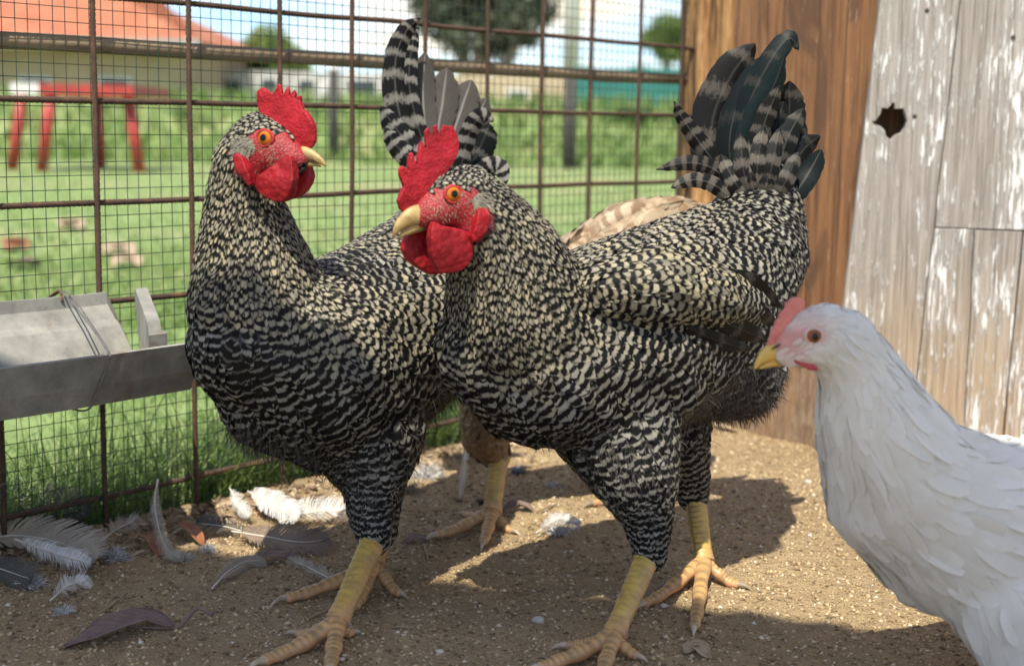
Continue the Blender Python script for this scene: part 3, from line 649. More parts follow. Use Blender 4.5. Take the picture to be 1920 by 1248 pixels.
def m_skin(name, red, under, stub):
    b = NB(name); v = b.coord(); vo = b.n('TexVoronoi'); vo.inputs['Scale'].default_value = 420; b.l(v, vo.inputs['Vector']); n = b.noise(v, 60, 4, .6)
    c = b.mix(b.ramp(n, (.3, 0.0), (.7, 1.0)), tuple(x * .7 for x in red), red); c = b.mix(b.ramp(vo.outputs['Distance'], (.0, .55), (.22, 0.0)), c, stub)
    b.col(b.mix(b.attr('face'), under, c)); b.set(Roughness=.6); b.bump(b.math('SUBTRACT', 1.0, vo.outputs['Distance']), .6, .0012); return b.m
M_skinr = m_skin('rooster_skin', (.34, .022, .025), (.022, .022, .022), (.60, .40, .34))
M_skinh = m_skin('hen_skin', (.66, .30, .25), (.72, .69, .64), (.74, .60, .54))
M_skinb = m_skin('brown_hen_skin', (.50, .05, .04), (.10, .06, .035), (.55, .3, .25))
def m_horn(name, c0, c1, c2):
    b = NB(name); v = b.coord(); n = b.noise(v, 90, 4, .6); n2 = b.noise(v, 35, 3, .5)
    c = b.mix(b.ramp(n, (.35, 0.0), (.65, 1.0)), c0, c1); b.col(b.mix(b.ramp(n2, (.48, 0.0), (.62, .85)), c, c2)); b.set(Roughness=.5); b.bump(n, .25, .0008); return b.m
M_beak = m_horn('horn_beak', (.27, .17, .055), (.46, .33, .125), (.07, .052, .034)); M_beakh = m_horn('yellow_beak', (.60, .36, .06), (.70, .46, .11), (.62, .40, .09))
M_claw = m_horn('claw', (.40, .31, .20), (.52, .43, .30), (.2, .15, .1)); M_mouth = m_simple('mouth', (.05, .02, .015), .6, .2, 80)
def m_leg():
    b = NB('scaly_leg'); v = b.coord(); n = b.noise(v, 55, 4, .6); a = b.attr('crease'); p = b.attr('pink')
    c = b.mix(b.ramp(n, (.3, 0.0), (.7, 1.0)), (.46, .29, .055), (.62, .43, .10)); c = b.mix(p, c, (.56, .30, .155)); c = b.mix(b.math('MULTIPLY', a, .8), c, (.15, .10, .05))
    c = b.mix(b.ramp(b.noise(v, 60, 6, .7), (.46, 0.0), (.66, .6)), c, (.25, .17, .085))
    b.col(c); b.set(Roughness=.42); b.bump(b.noise(v, 350, 3), .3, .0006); return b.m
M_leg = m_leg()
def m_eye(name, iris):
    b = NB(name); c = b.n('TexCoord'); se = b.n('SeparateXYZ'); b.l(c.outputs['Object'], se.inputs[0])
    q = b.math('SQRT', b.math('ADD', b.math('MULTIPLY', se.outputs[0], se.outputs[0]), b.math('MULTIPLY', se.outputs[1], se.outputs[1])))
    b.col(b.ramp(q, (.0, (.004, .003, .003)), (.34, (.004, .003, .003)), (.40, tuple(x * .6 for x in iris)), (.62, iris), (.84, tuple(x * .55 for x in iris)), (.95, (.03, .012, .008))))
    b.set(Roughness=.05); b.b.inputs['Specular IOR Level'].default_value = .35; return b.m
M_eye = m_eye('orange_eye', (.48, .14, .014)); M_eyeh = m_eye('brown_eye', (.26, .085, .02))

_ico = bmesh.new(); bmesh.ops.create_icosphere(_ico, subdivisions=2, radius=1.0)
ICO_V = np.array([v.co[:] for v in _ico.verts]); ICO_F = np.array([[v.index for v in f.verts] for f in _ico.faces]); _ico.free()

class Bird:
    def __init__(s, name, label, chains, squash, kside, base, skin, voxel=.0032, smooth=9, group=None):
        """chains: lists of (px,py,Y,r_px); kside: factor on the bird's width along the unit vector squash"""
        s.root = empty(name, base, label, 'chicken' if name == 'hen' else 'rooster', group)
        Vs, Fs = [], []; n0 = 0; S = np.array(squash)
        for ch in chains:
            kk = kside
            if isinstance(ch, tuple): ch, kk = ch
            q = [(np.array(at(x, y, Y)), mpx(r, Y)) for x, y, Y, r in ch]
            for (p0, r0), (p1, r1) in zip(q[:-1], q[1:]):
                m = max(2, int(np.linalg.norm(p1 - p0) / (min(r0, r1) * .28)) + 1)
                for i in range(m + 1):
                    t = i / m; V = ICO_V * (r0 + (r1 - r0) * t); V = V - np.outer(V @ S, S) * (1 - kk)
                    Vs.append(V + p0 + (p1 - p0) * t); Fs.append(ICO_F + n0); n0 += len(ICO_V)
        me = evaluated(np.vstack(Vs), np.vstack(Fs), [('REMESH', dict(mode='VOXEL', voxel_size=voxel)), ('SMOOTH', dict(factor=.5, iterations=smooth))])
        s.me = me; me.name = name + '_body'; me.materials.clear(); s.body = link('body', me, skin, s.root)
        nv = len(me.vertices); s.co = np.zeros(nv * 3); me.vertices.foreach_get('co', s.co); s.co = s.co.reshape(-1, 3)
        me.calc_loop_triangles(); nt_ = len(me.loop_triangles); tri = np.zeros(nt_ * 3, np.int32); me.loop_triangles.foreach_get('vertices', tri); s.tri = tri.reshape(-1, 3)
        s.bvh = BVHTree.FromPolygons([tuple(c) for c in s.co], [tuple(t) for t in s.tri])
        s.bare = []; s.hc = None
    def head(s, px, py, Y, fwd, up=(0, 0, 1)):
        s.hc = at(px, py, Y); s.f = Vector(fwd).normalized(); u = Vector(up); s.u = (u - s.f * u.dot(s.f)).normalized(); s.n = s.f.cross(s.u)
        if s.n.y > 0: s.n = -s.n
    def hp(s, px, py, off=0.0): return onplane(px, py, s.hc + s.n * off, s.n)
    def ab(s, p): d = p - np.array(s.hc); return np.stack([d @ np.array(s.f), d @ np.array(s.u)], -1)
    def add_bare(s, poly, off=.02, maxd=.07):
        s.bare.append((np.array([s.ab(np.array(s.hp(x, y, off))) for x, y in poly]), maxd))
    def is_bare(s, P):
        out = np.zeros(len(P), bool)
        for poly, md in s.bare:
            q = s.ab(P); near = np.linalg.norm(P - np.array(s.hc), axis=1) < md; ins = np.zeros(len(P), bool)
            x, y = q[:, 0], q[:, 1]; n = len(poly)
            for i in range(n):
                x0, y0 = poly[i]; x1, y1 = poly[(i + 1) % n]
                c = ((y0 > y) != (y1 > y)) & (x < (x1 - x0) * (y - y0) / (y1 - y0 + 1e-12) + x0); ins ^= c
            out |= ins & near
        return out
    def paint_face(s, soft=2):
        v = s.is_bare(s.co).astype(float)
        ne = len(s.me.edges); E = np.zeros(ne * 2, np.int32); s.me.edges.foreach_get('vertices', E); E = E.reshape(-1, 2); cnt = np.bincount(E.ravel(), minlength=len(v))
        for _ in range(soft):
            w_ = np.bincount(E[:, 0], v[E[:, 1]], len(v)) + np.bincount(E[:, 1], v[E[:, 0]], len(v)); v = .4 * v + .6 * w_ / np.maximum(cnt, 1)
        a = s.me.attributes.new('face', 'FLOAT', 'POINT'); a.data.foreach_set('value', v.astype(np.float32))
    def hit(s, px, py):
        r = ray(px, py).normalized(); h = s.bvh.ray_cast(CAM, r); return h[0], h[1]
    # ---- feathers
    def plumage(s, anchors, mat, count=90000, name='plumage', nv=6, power=4.0, skip=None, jit=.16, parent=None, camb=.22, tip=.14):
        A = np.array([tuple(at(a[0], a[1], a[2])) for a in anchors]); D = np.array([tuple((at(*a[3]) - at(a[0], a[1], a[2])).normalized()) for a in anchors]); Q = np.array([a[4] for a in anchors], float)
        T = s.co[s.tri]; ar = np.linalg.norm(np.cross(T[:, 1] - T[:, 0], T[:, 2] - T[:, 0]), axis=1); k = rng.choice(len(T), count, p=ar / ar.sum())
        u, v = rng.uniform(0, 1, count), rng.uniform(0, 1, count); sw = u + v > 1; u[sw], v[sw] = 1 - u[sw], 1 - v[sw]
        P = T[k, 0] + (T[k, 1] - T[k, 0]) * u[:, None] + (T[k, 2] - T[k, 0]) * v[:, None]
        ok = ~s.is_bare(P)
        if skip is not None: ok &= ~skip(P)
        P = P[ok]
        d2 = ((P[:, None, :] - A[None]) ** 2).sum(2) + 1e-7; W = d2 ** (-power / 2); W /= W.sum(1, keepdims=True)
        flow = W @ D; par = W @ Q; cb_ = (W * np.einsum('nkd,kd->nk', P[:, None, :] - A[None], D)).sum(1)
        cell = .02; grid = {}; sel = []
        for i in range(len(P)):
            p = P[i]; rr = par[i, 2]; c = (int(p[0] // cell), int(p[1] // cell), int(p[2] // cell)); good = True
            for a_ in (-1, 0, 1):
                for b_ in (-1, 0, 1):
                    for c_ in (-1, 0, 1):
                        for j in grid.get((c[0] + a_, c[1] + b_, c[2] + c_), ()):
                            e = P[j] - p
                            if e[0]*e[0] + e[1]*e[1] + e[2]*e[2] < rr * rr: good = False; break
                        if not good: break
                    if not good: break
                if not good: break
            if good: grid.setdefault(c, []).append(i); sel.append(i)
        prof = np.interp(np.linspace(0, 1, nv), [0, .2, .5, .75, .9, 1], [.45, .85, 1, .93, .66 + (tip - .14) * .6, tip])
        N = len(sel); V = np.zeros((N, nv, 3, 3)); UV = np.zeros((N, nv, 3, 2))
        UV[:, :, :, 0] = np.array([0, .5, 1])[None, None]; UV[:, :, :, 1] = np.linspace(0, 1, nv)[None, :, None]
        find = s.bvh.find_nearest
        for q, i in enumerate(sel):
            Ln, Wd, _, lift = par[i, :4]; g = random.uniform(.8, 1.2); Ln *= g; Wd *= random.uniform(.8, 1.15)
            fl = Vector(flow[i]) + Vector((random.gauss(0, jit), random.gauss(0, jit), random.gauss(0, jit))) * flow_len(flow[i])
            p = Vector(P[i]); st_ = Ln / (nv - 1); roll = random.gauss(0, .18); lf = lift * random.uniform(.5, 1.5)
            for j in range(nv):
                loc, nr, _i, _d = find(p)
                t = fl - nr * fl.dot(nr)
                if t.length < 1e-6: t = Vector((0, 0, -1))
                t.normalize(); sd = nr.cross(t); tt = j / (nv - 1); c = loc + nr * (.0006 + lf * tt)
                hw = Wd * .5 * prof[j]; tilt = nr * (hw * roll); cb = nr * (hw * camb)
                V[q, j, 0] = c - sd * hw - cb - tilt; V[q, j, 1] = c; V[q, j, 2] = c + sd * hw - cb + tilt
                p = loc + t * st_
        b0 = np.arange(N)[:, None] * (nv * 3); F = []
        for j in range(nv - 1):
            for h in range(2): F.append(np.column_stack([b0[:, 0] + j*3 + h, b0[:, 0] + j*3 + h + 1, b0[:, 0] + (j+1)*3 + h + 1, b0[:, 0] + (j+1)*3 + h]))
        rep = lambda a: np.repeat(a, nv * 3); sp = par[sel]; lo = np.array([noise.noise(Vector(P[i]) * 16) for i in sel])
        vv = np.tile(np.repeat(np.linspace(0, 1, nv), 3), N); wl = rep(np.clip((.42 - sp[:, 7]) / .15, 0, 1)); t_v = (1 - vv) * rep(sp[:, 5]); t_w = -(rep(cb_[sel]) + vv * rep(sp[:, 0])) / rep(sp[:, 0] / np.maximum(sp[:, 5], .1))
        at_ = {'tph': np.where(wl > .5, t_w, t_v), 'rnd': rep(rng.uniform(0, 1, N)), 'cream': rep(np.clip(sp[:, 4] + rng.normal(0, .15, N) + .4 * np.roll(lo, 3), 0, 1)), 'nbar': rep(sp[:, 5]), 'thr': rep(sp[:, 6] + rng.normal(0, .2, N) + .42 * lo), 'edge': rep(sp[:, 7]), 'shaft': rep(np.zeros(N)), 'green': rep(np.zeros(N))}
        return tag(bulk(name, V.reshape(-1, 3), np.vstack(F), mat, s.body if parent is None else parent, at_, UV.reshape(-1, 2)), kind='stuff')
    def fluff(s, regions, mat, name='down'):
        """regions: (px,py,Y, radius_px, flow target, n, length, params) - thin hair-like barbs"""
        Vs, U, AT = [], [], {k: [] for k in ('tph', 'rnd', 'cream', 'nbar', 'thr', 'edge', 'shaft', 'green')}
        for (x, y, Y, rp_, tgt, n, Ln, prm) in regions:
            c = at(x, y, Y); R = mpx(rp_, Y); d = (at(*tgt) - c).normalized(); m = 0; tries = 0
            while m < n and tries < n * 6:
                tries += 1; q = c + Vector(rng.normal(size=3)) * R * .75; loc, nr, _i, dist = s.bvh.find_nearest(q)
                if (loc - c).length > R * 1.6: continue
                m += 1; t = (d + Vector(rng.normal(size=3)) * .45); t = (t - nr * t.dot(nr) * .75).normalized(); sd = nr.cross(t); 
                if sd.length < 1e-4: continue
                sd.normalize(); l_ = Ln * random.uniform(.5, 1.3); w_ = random.uniform(.00025, .0006) * (.45 if Ln < .006 else 1); droop = Vector((0, 0, -1)) * l_ * .18; r_ = random.random()
                p0 = loc; p1 = loc + t * l_ * .55 + nr * l_ * .22; p2 = loc + t * l_ + nr * l_ * .30 + droop
                Vs += [p0 - sd * w_, p0 + sd * w_, p1 + sd * w_ * .8, p1 - sd * w_ * .8, p1 - sd * w_ * .8, p1 + sd * w_ * .8, p2 + sd * .0001, p2 - sd * .0001]
                U += [(0, 0), (1, 0), (1, .5), (0, .5), (0, .5), (1, .5), (1, 1), (0, 1)]
                AT['tph'] += [prm[1]] * 4 + [0.0] * 4
                for k_, v_ in zip(('rnd', 'cream', 'nbar', 'thr', 'edge', 'shaft', 'green'), (r_, *prm, 0, 0)): AT[k_] += [v_] * 8
        return tag(bulk(name, np.array([tuple(v) for v in Vs]), np.arange(len(Vs)).reshape(-1, 4), mat, s.body, {k: np.array(v) for k, v in AT.items()}, np.array(U)), kind='stuff')
    # ---- flat fleshy parts from an outline on the head's own plane
    def flesh(s, name, poly, off, th, m, voxel=.00062, smooth=4, bulge=None, wob=.0008, parent=None, bend=0.0):
        P = [s.hp(x, y, off) for x, y in poly]; bm = bmesh.new(); vs = [bm.verts.new(p) for p in P]
        ed = [bm.edges.new((vs[i], vs[(i + 1) % len(vs)])) for i in range(len(vs))]
        fs = bmesh.ops.triangulate(bm, faces=[bm.faces.new(vs)], ngon_method='EAR_CLIP')['faces']
        e = bmesh.ops.extrude_face_region(bm, geom=fs); bmesh.ops.translate(bm, verts=[g for g in e['geom'] if isinstance(g, bmesh.types.BMVert)], vec=s.n * th)
        bmesh.ops.translate(bm, verts=bm.verts, vec=-s.n * th * .5); bmesh.ops.recalc_face_normals(bm, faces=bm.faces)
        V = [v.co.copy() for v in bm.verts]; bm.verts.index_update(); F = [[v.index for v in f.verts] for f in bm.faces]; bm.free()
        me = evaluated(V, F, [('REMESH', dict(mode='VOXEL', voxel_size=voxel)), ('SMOOTH', dict(factor=.5, iterations=smooth))])
        cen = sum((p for p in P), Vector()) / len(P); mxr = max((p - cen).length for p in P)
        for v in me.vertices:
            d = v.co - cen; h = d.dot(s.n); pl_ = d - s.n * h; k = pl_.length / mxr
            if bulge: v.co += s.n * h * bulge * max(0, 1 - k * k) * (max(0, min(1, .5 - d.dot(s.u) / mxr * 1.2)) if name == 'comb' else 1)
            q = v.co * (70 if name == 'wattle' else 110); v.co += Vector((noise.noise(q), noise.noise(q + Vector((9, 0, 0))), noise.noise(q + Vector((0, 9, 0))))) * wob + s.n * wob * 1.6 * noise.noise(v.co * 45)
            if bend: v.co += s.n * bend * (pl_.dot(s.f) / mxr) ** 2
        me.name = name; me.materials.clear(); return link(name, me, m, parent or s.body)
    def eye(s, px, py, r, m, lidm, both=True):
        loc, nr = s.hit(px, py); nr = (nr * .4 + s.n * .6).normalized()
        for side in ((1, -1) if both else (1,)):
            p, q = loc - nr * r * .50, nr
            if side < 0:
                p = p - s.n * (2 * (p - s.hc).dot(s.n)); q = nr - s.n * (2 * nr.dot(s.n))
            bm = bmesh.new(); bmesh.ops.create_uvsphere(bm, u_segments=28, v_segments=18, radius=1.0); me = bpy.data.meshes.new('eye'); bm.to_mesh(me); bm.free()
            o = bpy.data.objects.new('eye', me); col.objects.link(o); me.materials.append(m); me.polygons.foreach_set('use_smooth', [True] * len(me.polygons))
            M = Matrix.Translation(p) @ q.to_track_quat('Z', 'Y').to_matrix().to_4x4() @ Matrix.Scale(r, 4)
            o.parent = s.body; o.matrix_parent_inverse = parent_world(s.body).inverted(); o.matrix_basis = M
            e1 = q.orthogonal().normalized(); e2 = q.cross(e1); pts = []; c = p + q * r * .48
            for i in range(25):
                a = 2 * math.pi * i / 24; k = r * (1.0 + .05 * math.sin(3 * a)); d = e1 * math.cos(a) + e2 * math.sin(a); sq = 1 - .14 * abs(d.dot(s.u)); pts.append(c + d * k * sq)
            v, f = loft(pts, [r * .20] * 25, seg=8, caps=False); l = mobj('eyelid', v, f, lidm); l.parent = o; l.matrix_parent_inverse = M.inverted() @ Matrix.Identity(4); l.matrix_parent_inverse = parent_world(o).inverted()
    def beak(s, name, path, m, k=.75, off=0.0, seg=14, parent=None):
        """path of (px,py,half_height_px) base to tip on the head plane"""
        P = smooth_path([(*tuple(s.hp(x, y, off)), mpx(h, s.hc.y)) for x, y, h in path], 22)
        v, f = loft([Vector(p[:3]) for p in P], [max(.0004, p[3]) for p in P], side=s.n, kside=k, seg=seg); return mobj(name, v, f, m, parent or s.body)
    # ---- legs
    def leg(s, hock, ankle, toes, r0, r1, name='leg', spur=False):
        """hock: world point, ankle: world point near the ground; toes: list of ground (px,py) ends or world points"""
        d = (ankle - hock).normalized(); front = sum(((t[0] - ankle).normalized() for t in toes[:1]), Vector()); side = d.cross(front).normalized(); fr = side.cross(d).normalized()
        n, S = 90, 22; V, F, cr_, pk = [], [], [], []
        for i in range(n + 1):
            t = i / n; p = hock.lerp(ankle, t); r = r0 + (r1 - r0) * t; r *= 1 + .22 * max(0, 1 - t * 7) + .20 * max(0, t * 6 - 5)
            for j in range(S):
                a = 2 * math.pi * j / S; ca, sa = math.cos(a), math.sin(a); fwd = max(0, ca)      # ca>0 front
                ph = t * 13 + (.5 if sa > 0 else 0) + .5 * noise.noise(Vector((t * 9, a * .8, hock.x * 20))); fr_ = ph - math.floor(ph); edge = max(0.0, 1 - min(fr_, 1 - fr_) * 6.5); mid = max(0.0, 1 - abs(sa) * 6) * fwd
                back = max(0.0, -ca); q = noise.noise(p * 300 + Vector((ca, sa, 0)) * 3)
                k = 1 + fwd * (.09 * (1 - fr_) - .10 * edge - .07 * mid) + back * .05 * q
                V.append(p + fr * (ca * r * k * 1.05) + side * (sa * r * k * .88)); cr_.append(min(1, (edge + mid) * (.35 + fwd * .6))); pk.append(min(1, back * .55 + max(0, t - .75) * 2.2))
        for i in range(n):
            for j in range(S): F.append((i*S+j, i*S+(j+1) % S, (i+1)*S+(j+1) % S, (i+1)*S+j))
        F.append(tuple(range(n*S, n*S+S)))
        leg_ = mobj(name, V, F, M_leg, s.root)
        for nm, arr in (('crease', cr_), ('pink', pk)):
            a = leg_.data.attributes.new(nm, 'FLOAT', 'POINT'); a.data.foreach_set('value', np.array(arr, np.float32))
        for ti, (end, rt) in enumerate(toes):
            e = Vector(end); Lt = (e - ankle).length; m1 = ankle.lerp(e, .42); m1.z = max(e.z + rt * 1.2, ankle.z * .55); m2 = ankle.lerp(e, .75); m2.z = e.z + rt * 1.0
            P = smooth_path([tuple(ankle), tuple(m1), tuple(m2), tuple(Vector((e.x, e.y, e.z + rt * .8)))], 40)
            rr = [rt * (1.35 - .5 * i / 39) * (1 + .10 * math.sin(i / 39 * math.pi * 6.5)) for i in range(40)]; rr[-1] *= .62; rr[-2] *= .82
            V, F = loft([Vector(p) for p in P], rr, side=(0, 0, 1), kside=.9, seg=14); o = mobj('toe', V, F, M_leg, leg_)
            ca = []; pi_ = []
            for i in range(40):
                fr_ = (i * .30) % 1.0; ed = 1.0 if fr_ < .3 else 0.0
                for j in range(14): up = max(0, math.cos(2 * math.pi * j / 14)); ca.append(ed * up * .9); pi_.append(.55 + .4 * (1 - up))
            for nm, arr in (('crease', ca), ('pink', pi_)):
                a = o.data.attributes.new(nm, 'FLOAT', 'POINT'); a.data.foreach_set('value', np.array(arr, np.float32))
            tp_ = Vector(P[-1]); dr = (Vector(P[-1]) - Vector(P[-4])).normalized(); cl = rt * 2.6
            C = [tp_ - dr * rt * .6, tp_ + dr * cl * .3 + Vector((0, 0, rt * .2)), tp_ + dr * cl * .7 - Vector((0, 0, rt * .05)), tp_ + dr * cl - Vector((0, 0, rt * .55))]
            v, f = loft([Vector(p) for p in smooth_path([tuple(c) for c in C], 10)], [rt * .62 * (1 - .9 * (i / 9) ** 1.3) for i in range(10)], seg=8); mobj('claw', v, f, M_claw, leg_)
        return leg_
    # ---- long feathers of tail and wing, each its own object
    def quill(s, name, path, mat, nbar=6, thr=.1, cream=0., green=0., shaft=.5, twist=0., camber=.25, rag=.12, edge=0., nv=34, nu=9, parent=None, tipw=.25):
        """path: (px,py,Y,width_px)"""
        P = smooth_path([(*tuple(at(x, y, Y)), mpx(w_, Y)) for x, y, Y, w_ in path], nv); V = []; U = []; sd0 = random.random() * 99
        for i in range(nv):
            t = Vector(P[min(i + 1, nv - 1)][:3]) - Vector(P[max(i - 1, 0)][:3]); t.normalize(); vd = (Vector(P[i][:3]) - CAM).normalized()
            sd = t.cross(vd).normalized(); nr = sd.cross(t); rot = Matrix.Rotation(twist, 3, t); sd = rot @ sd; nr = rot @ nr
            if nr.dot(vd) > 0: nr = -nr
            v_ = i / (nv - 1); end = min(1.0, ((1 - v_) / .16) ** .5) if v_ > .84 else 1.0; end = max(end, tipw * .3); hw = P[i][3] * .5 * end
            for j in range(nu):
                u = -1 + 2 * j / (nu - 1); jag = 1.0
                if abs(u) > .95: jag = 1 - rag * max(0, noise.noise(Vector((v_ * 26, sd0 + u * 7, 0))) * 2.2)
                elif abs(u) > .7: jag = 1 - rag * .4 * max(0, noise.noise(Vector((v_ * 20, sd0 + u, 3))) * 2)
                V.append(Vector(P[i][:3]) + sd * (u * hw * jag) - nr * (hw * camber * u * u) + t * (hw * .10 * noise.noise(Vector((v_ * 14, u * 3 + sd0, 1)))) + nr * (.0007 * math.exp(-(u * 7) ** 2)))
                U.append(((u + 1) / 2, v_))
        n = len(V); F = np.array([(i*nu+j, i*nu+j+1, (i+1)*nu+j+1, (i+1)*nu+j) for i in range(nv - 1) for j in range(nu - 1)])
        c = lambda x: np.full(n, float(x))
        return bulk(name, np.array([tuple(v) for v in V]), F, mat, parent or s.body, {'tph': np.array([(1 - q[1]) * nbar for q in U]), 'rnd': c(random.random()), 'cream': c(cream), 'nbar': c(nbar), 'thr': c(thr), 'edge': c(edge), 'shaft': c(shaft), 'green': c(green)}, np.array(U))
def flow_len(v): return math.sqrt(v[0]*v[0] + v[1]*v[1] + v[2]*v[2])
def g3(px, py, z=.0):
    p = ground(px, py, 0); p.z = gz(p.x, p.y) + z; return p
# ---------------------------------------------------------------- rooster facing left (nearer the boards)
def z7(*p): return [(420 + x / 4.458, 140 + y / 4.458) for x, y in p]
def z6(*p): return [(720 + x / 3.671, 200 + y / 3.671) for x, y in p]
S2v = Vector((.42, .90, 0)).normalized()
R2 = Bird('rooster', 'barred black and white rooster facing left, its tail against the brown boards', [
    [(905, 655, 1.40, 98), (1010, 680, 1.42, 165), (1150, 645, 1.48, 200), (1290, 575, 1.55, 178), (1398, 480, 1.61, 116), (1430, 390, 1.64, 76), (1425, 335, 1.65, 52)],
    [(1280, 640, 1.55, 150), (1375, 690, 1.57, 98)],
    ([(975, 600, 1.405, 150), (950, 500, 1.385, 118), (908, 420, 1.36, 82), (874, 368, 1.345, 60)], .92),
    ([(874, 368, 1.345, 60), (835, 376, 1.335, 52), (805, 396, 1.325, 36), (785, 408, 1.32, 20)], .78),
    ([(1150, 780, 1.45, 130), (1190, 885, 1.425, 86), (1214, 965, 1.415, 50), (1220, 1040, 1.41, 33)], .9),
    ([(1255, 800, 1.58, 80), (1290, 880, 1.58, 42), (1299, 928, 1.58, 32)], .9),
    [(1130, 545, 1.385, 58), (1230, 540, 1.405, 78), (1330, 555, 1.445, 66), (1410, 575, 1.49, 34)],
    ], S2v, .86, ground(1230, 1160), M_skinr)
R2.head(850, 368, 1.34, (-.83, -.50, -.10))
R2.add_bare(z6((300,650),(340,600),(420,555),(500,525),(590,540),(622,580),(600,640),(650,690),(700,690),(705,800),(640,920),(590,930),(580,870),(480,850),(330,850),(100,820),(150,700)))
R2.paint_face()
#            L     W     sp    lift  cream nbar thr edge
NK1 = (.010, .0040, .0026, .0012, .40, 1.6, -.12, .75)
NK2 = (.023, .0048, .0034, .0018, .70, 2.2, -.12, .85)
NK3 = (.028, .0068, .0046, .0020, .70, 2.6, -.05, .75)
BR = (.034, .0185, .0096, .0020, .20, 3.2, .42, .12)
BRD = (.034, .0190, .0100, .0020, .10, 3.2, .66, .12)
BK = (.030, .0105, .0064, .0022, .60, 2.6, .10, .50)
WG = (.034, .0105, .0060, .0024, .95, 3.0, .08, .45)
SD = (.044, .0085, .0056, .0034, .25, 3.8, .30, .3)
FL = (.036, .0160, .0096, .0040, .10, 3.0, .70, .0)
BL = (.036, .0200, .0105, .0030, .15, 2.8, .42, .1)
TH = (.024, .0130, .0070, .0022, .20, 2.3, .36, .1)
HK = (.013, .0075, .0040, .0014, .10, 1.7, .36, .1)
EAR = (.008, .0030, .0020, .0022, .55, .2, -1.5, .0)
R2.plumage([
    (868, 318, 1.345, (930, 370, 1.37), NK1), (925, 420, 1.36, (965, 520, 1.39), NK2), (890, 500, 1.35, (900, 610, 1.37), NK2),
    (1000, 470, 1.40, (1080, 560, 1.42), NK2), (940, 540, 1.36, (960, 650, 1.37), NK2), (860, 560, 1.36, (850, 680, 1.36), NK2), (960, 630, 1.36, (1000, 730, 1.37), NK3), (1040, 560, 1.39, (1110, 650, 1.41), NK3),
    (855, 700, 1.36, (900, 800, 1.38), BR), (950, 760, 1.36, (1040, 830, 1.38), BR), (1010, 810, 1.38, (1100, 850, 1.40), BRD), (1060, 720, 1.37, (1140, 780, 1.39), BR),
    (1150, 450, 1.48, (1280, 425, 1.54), BK), (1280, 410, 1.55, (1380, 400, 1.60), BK), (1130, 540, 1.35, (1260, 540, 1.37), WG), (1240, 510, 1.375, (1360, 545, 1.42), WG), (1320, 540, 1.40, (1420, 580, 1.46), WG), (1190, 610, 1.355, (1300, 650, 1.39), BR), (1330, 590, 1.46, (1420, 620, 1.54), BR),
    (1390, 400, 1.60, (1450, 480, 1.60), SD), (1450, 420, 1.62, (1500, 520, 1.62), SD), (1480, 500, 1.62, (1490, 590, 1.60), SD), (1400, 340, 1.62, (1395, 260, 1.64), SD), (1450, 340, 1.63, (1470, 260, 1.65), SD), (1430, 390, 1.60, (1450, 470, 1.60), SD),
    (1390, 680, 1.52, (1440, 780, 1.55), FL), (1420, 600, 1.55, (1460, 690, 1.56), FL), (1290, 740, 1.45, (1340, 830, 1.48), BL), (1180, 760, 1.36, (1220, 860, 1.38), BL), (1100, 800, 1.37, (1160, 880, 1.38), BRD),
    (1190, 880, 1.38, (1205, 960, 1.39), TH), (1215, 970, 1.39, (1218, 1030, 1.40), HK), (1290, 890, 1.56, (1298, 930, 1.57), HK)], M_bar)
R2.fluff([(1400, 720, 1.54, 90, (1450, 830, 1.57), 1500, .016, (.05, .5, -2, 0)), (1430, 620, 1.56, 70, (1470, 700, 1.57), 700, .014, (.05, .5, -2, 0)), (1320, 790, 1.48, 80, (1350, 880, 1.5), 700, .013, (.1, .5, -2, 0)), (1190, 870, 1.40, 90, (1205, 960, 1.4), 600, .010, (.2, .5, -2, 0)), (1450, 470, 1.6, 70, (1480, 560, 1.6), 500, .014, (.1, .5, -2, 0)), (1080, 850, 1.40, 70, (1160, 900, 1.4), 300, .010, (.1, .5, -2, 0))], M_greyt)
STB = (.6, .1, -2, 0)
R2.fluff([(838, 385, 1.31, 45, (870, 430, 1.31), 260, .0022, STB), (905, 378, 1.31, 17, (930, 400, 1.33), 260, .010, (.35, .1, -2, 0))], M_bar, 'face_bristles')
R2.flesh('comb', z6((190,765),(150,745),(105,705),(85,645),(108,592),(132,550),(108,490),(106,430),(124,405),(150,440),(166,470),(162,400),(174,322),(190,315),(205,380),(226,420),(230,350),(240,270),(258,235),(274,280),(292,330),(283,240),(280,170),(300,140),(320,190),(338,265),(332,180),(336,132),(355,120),(375,190),(393,232),(390,170),(410,125),(440,132),(470,132),(500,190),(515,270),(500,330),(460,400),(420,460),(380,520),(330,600),(300,680),(250,740)), .0, .0036, M_comb, bulge=1.6)
R2.flesh('wattle', z6((330,785),(380,815),(470,830),(560,860),(582,920),(585,1000),(560,1080),(510,1130),(440,1145),(365,1145),(325,1080),(303,1000),(300,900),(310,830)), .018, .0065, M_wattle, bulge=1.5, bend=.006)
R2.flesh('wattle', z6((230,850),(170,870),(145,920),(140,990),(170,1060),(230,1110),(300,1150),(345,1155),(390,1140),(400,1000),(380,880),(300,840)), -.014, .0065, M_wattle, bulge=1.3, bend=-.006)
R2.flesh('ear_lobe', z6((640,700),(690,690),(715,710),(712,790),(690,860),(650,915),(600,930),(590,890),(610,830),(625,760)), .030, .006, M_wattle, bulge=1.0)
R2.eye(850, 364, .0085, M_eye, M_lid)
R2.beak('upper_beak', [(795, 402, 22), (775, 405, 19), (757, 416, 14), (744, 430, 8), (737, 446, 2)], M_beak, .62, .002)
R2.beak('lower_beak', [(795, 420, 13), (775, 428, 10), (757, 438, 6), (746, 448, 1.5)], M_beak, .6, .001)
T2 = lambda pts, *a, **k: R2.quill('tail_feather', pts, M_tailb, *a, **k)
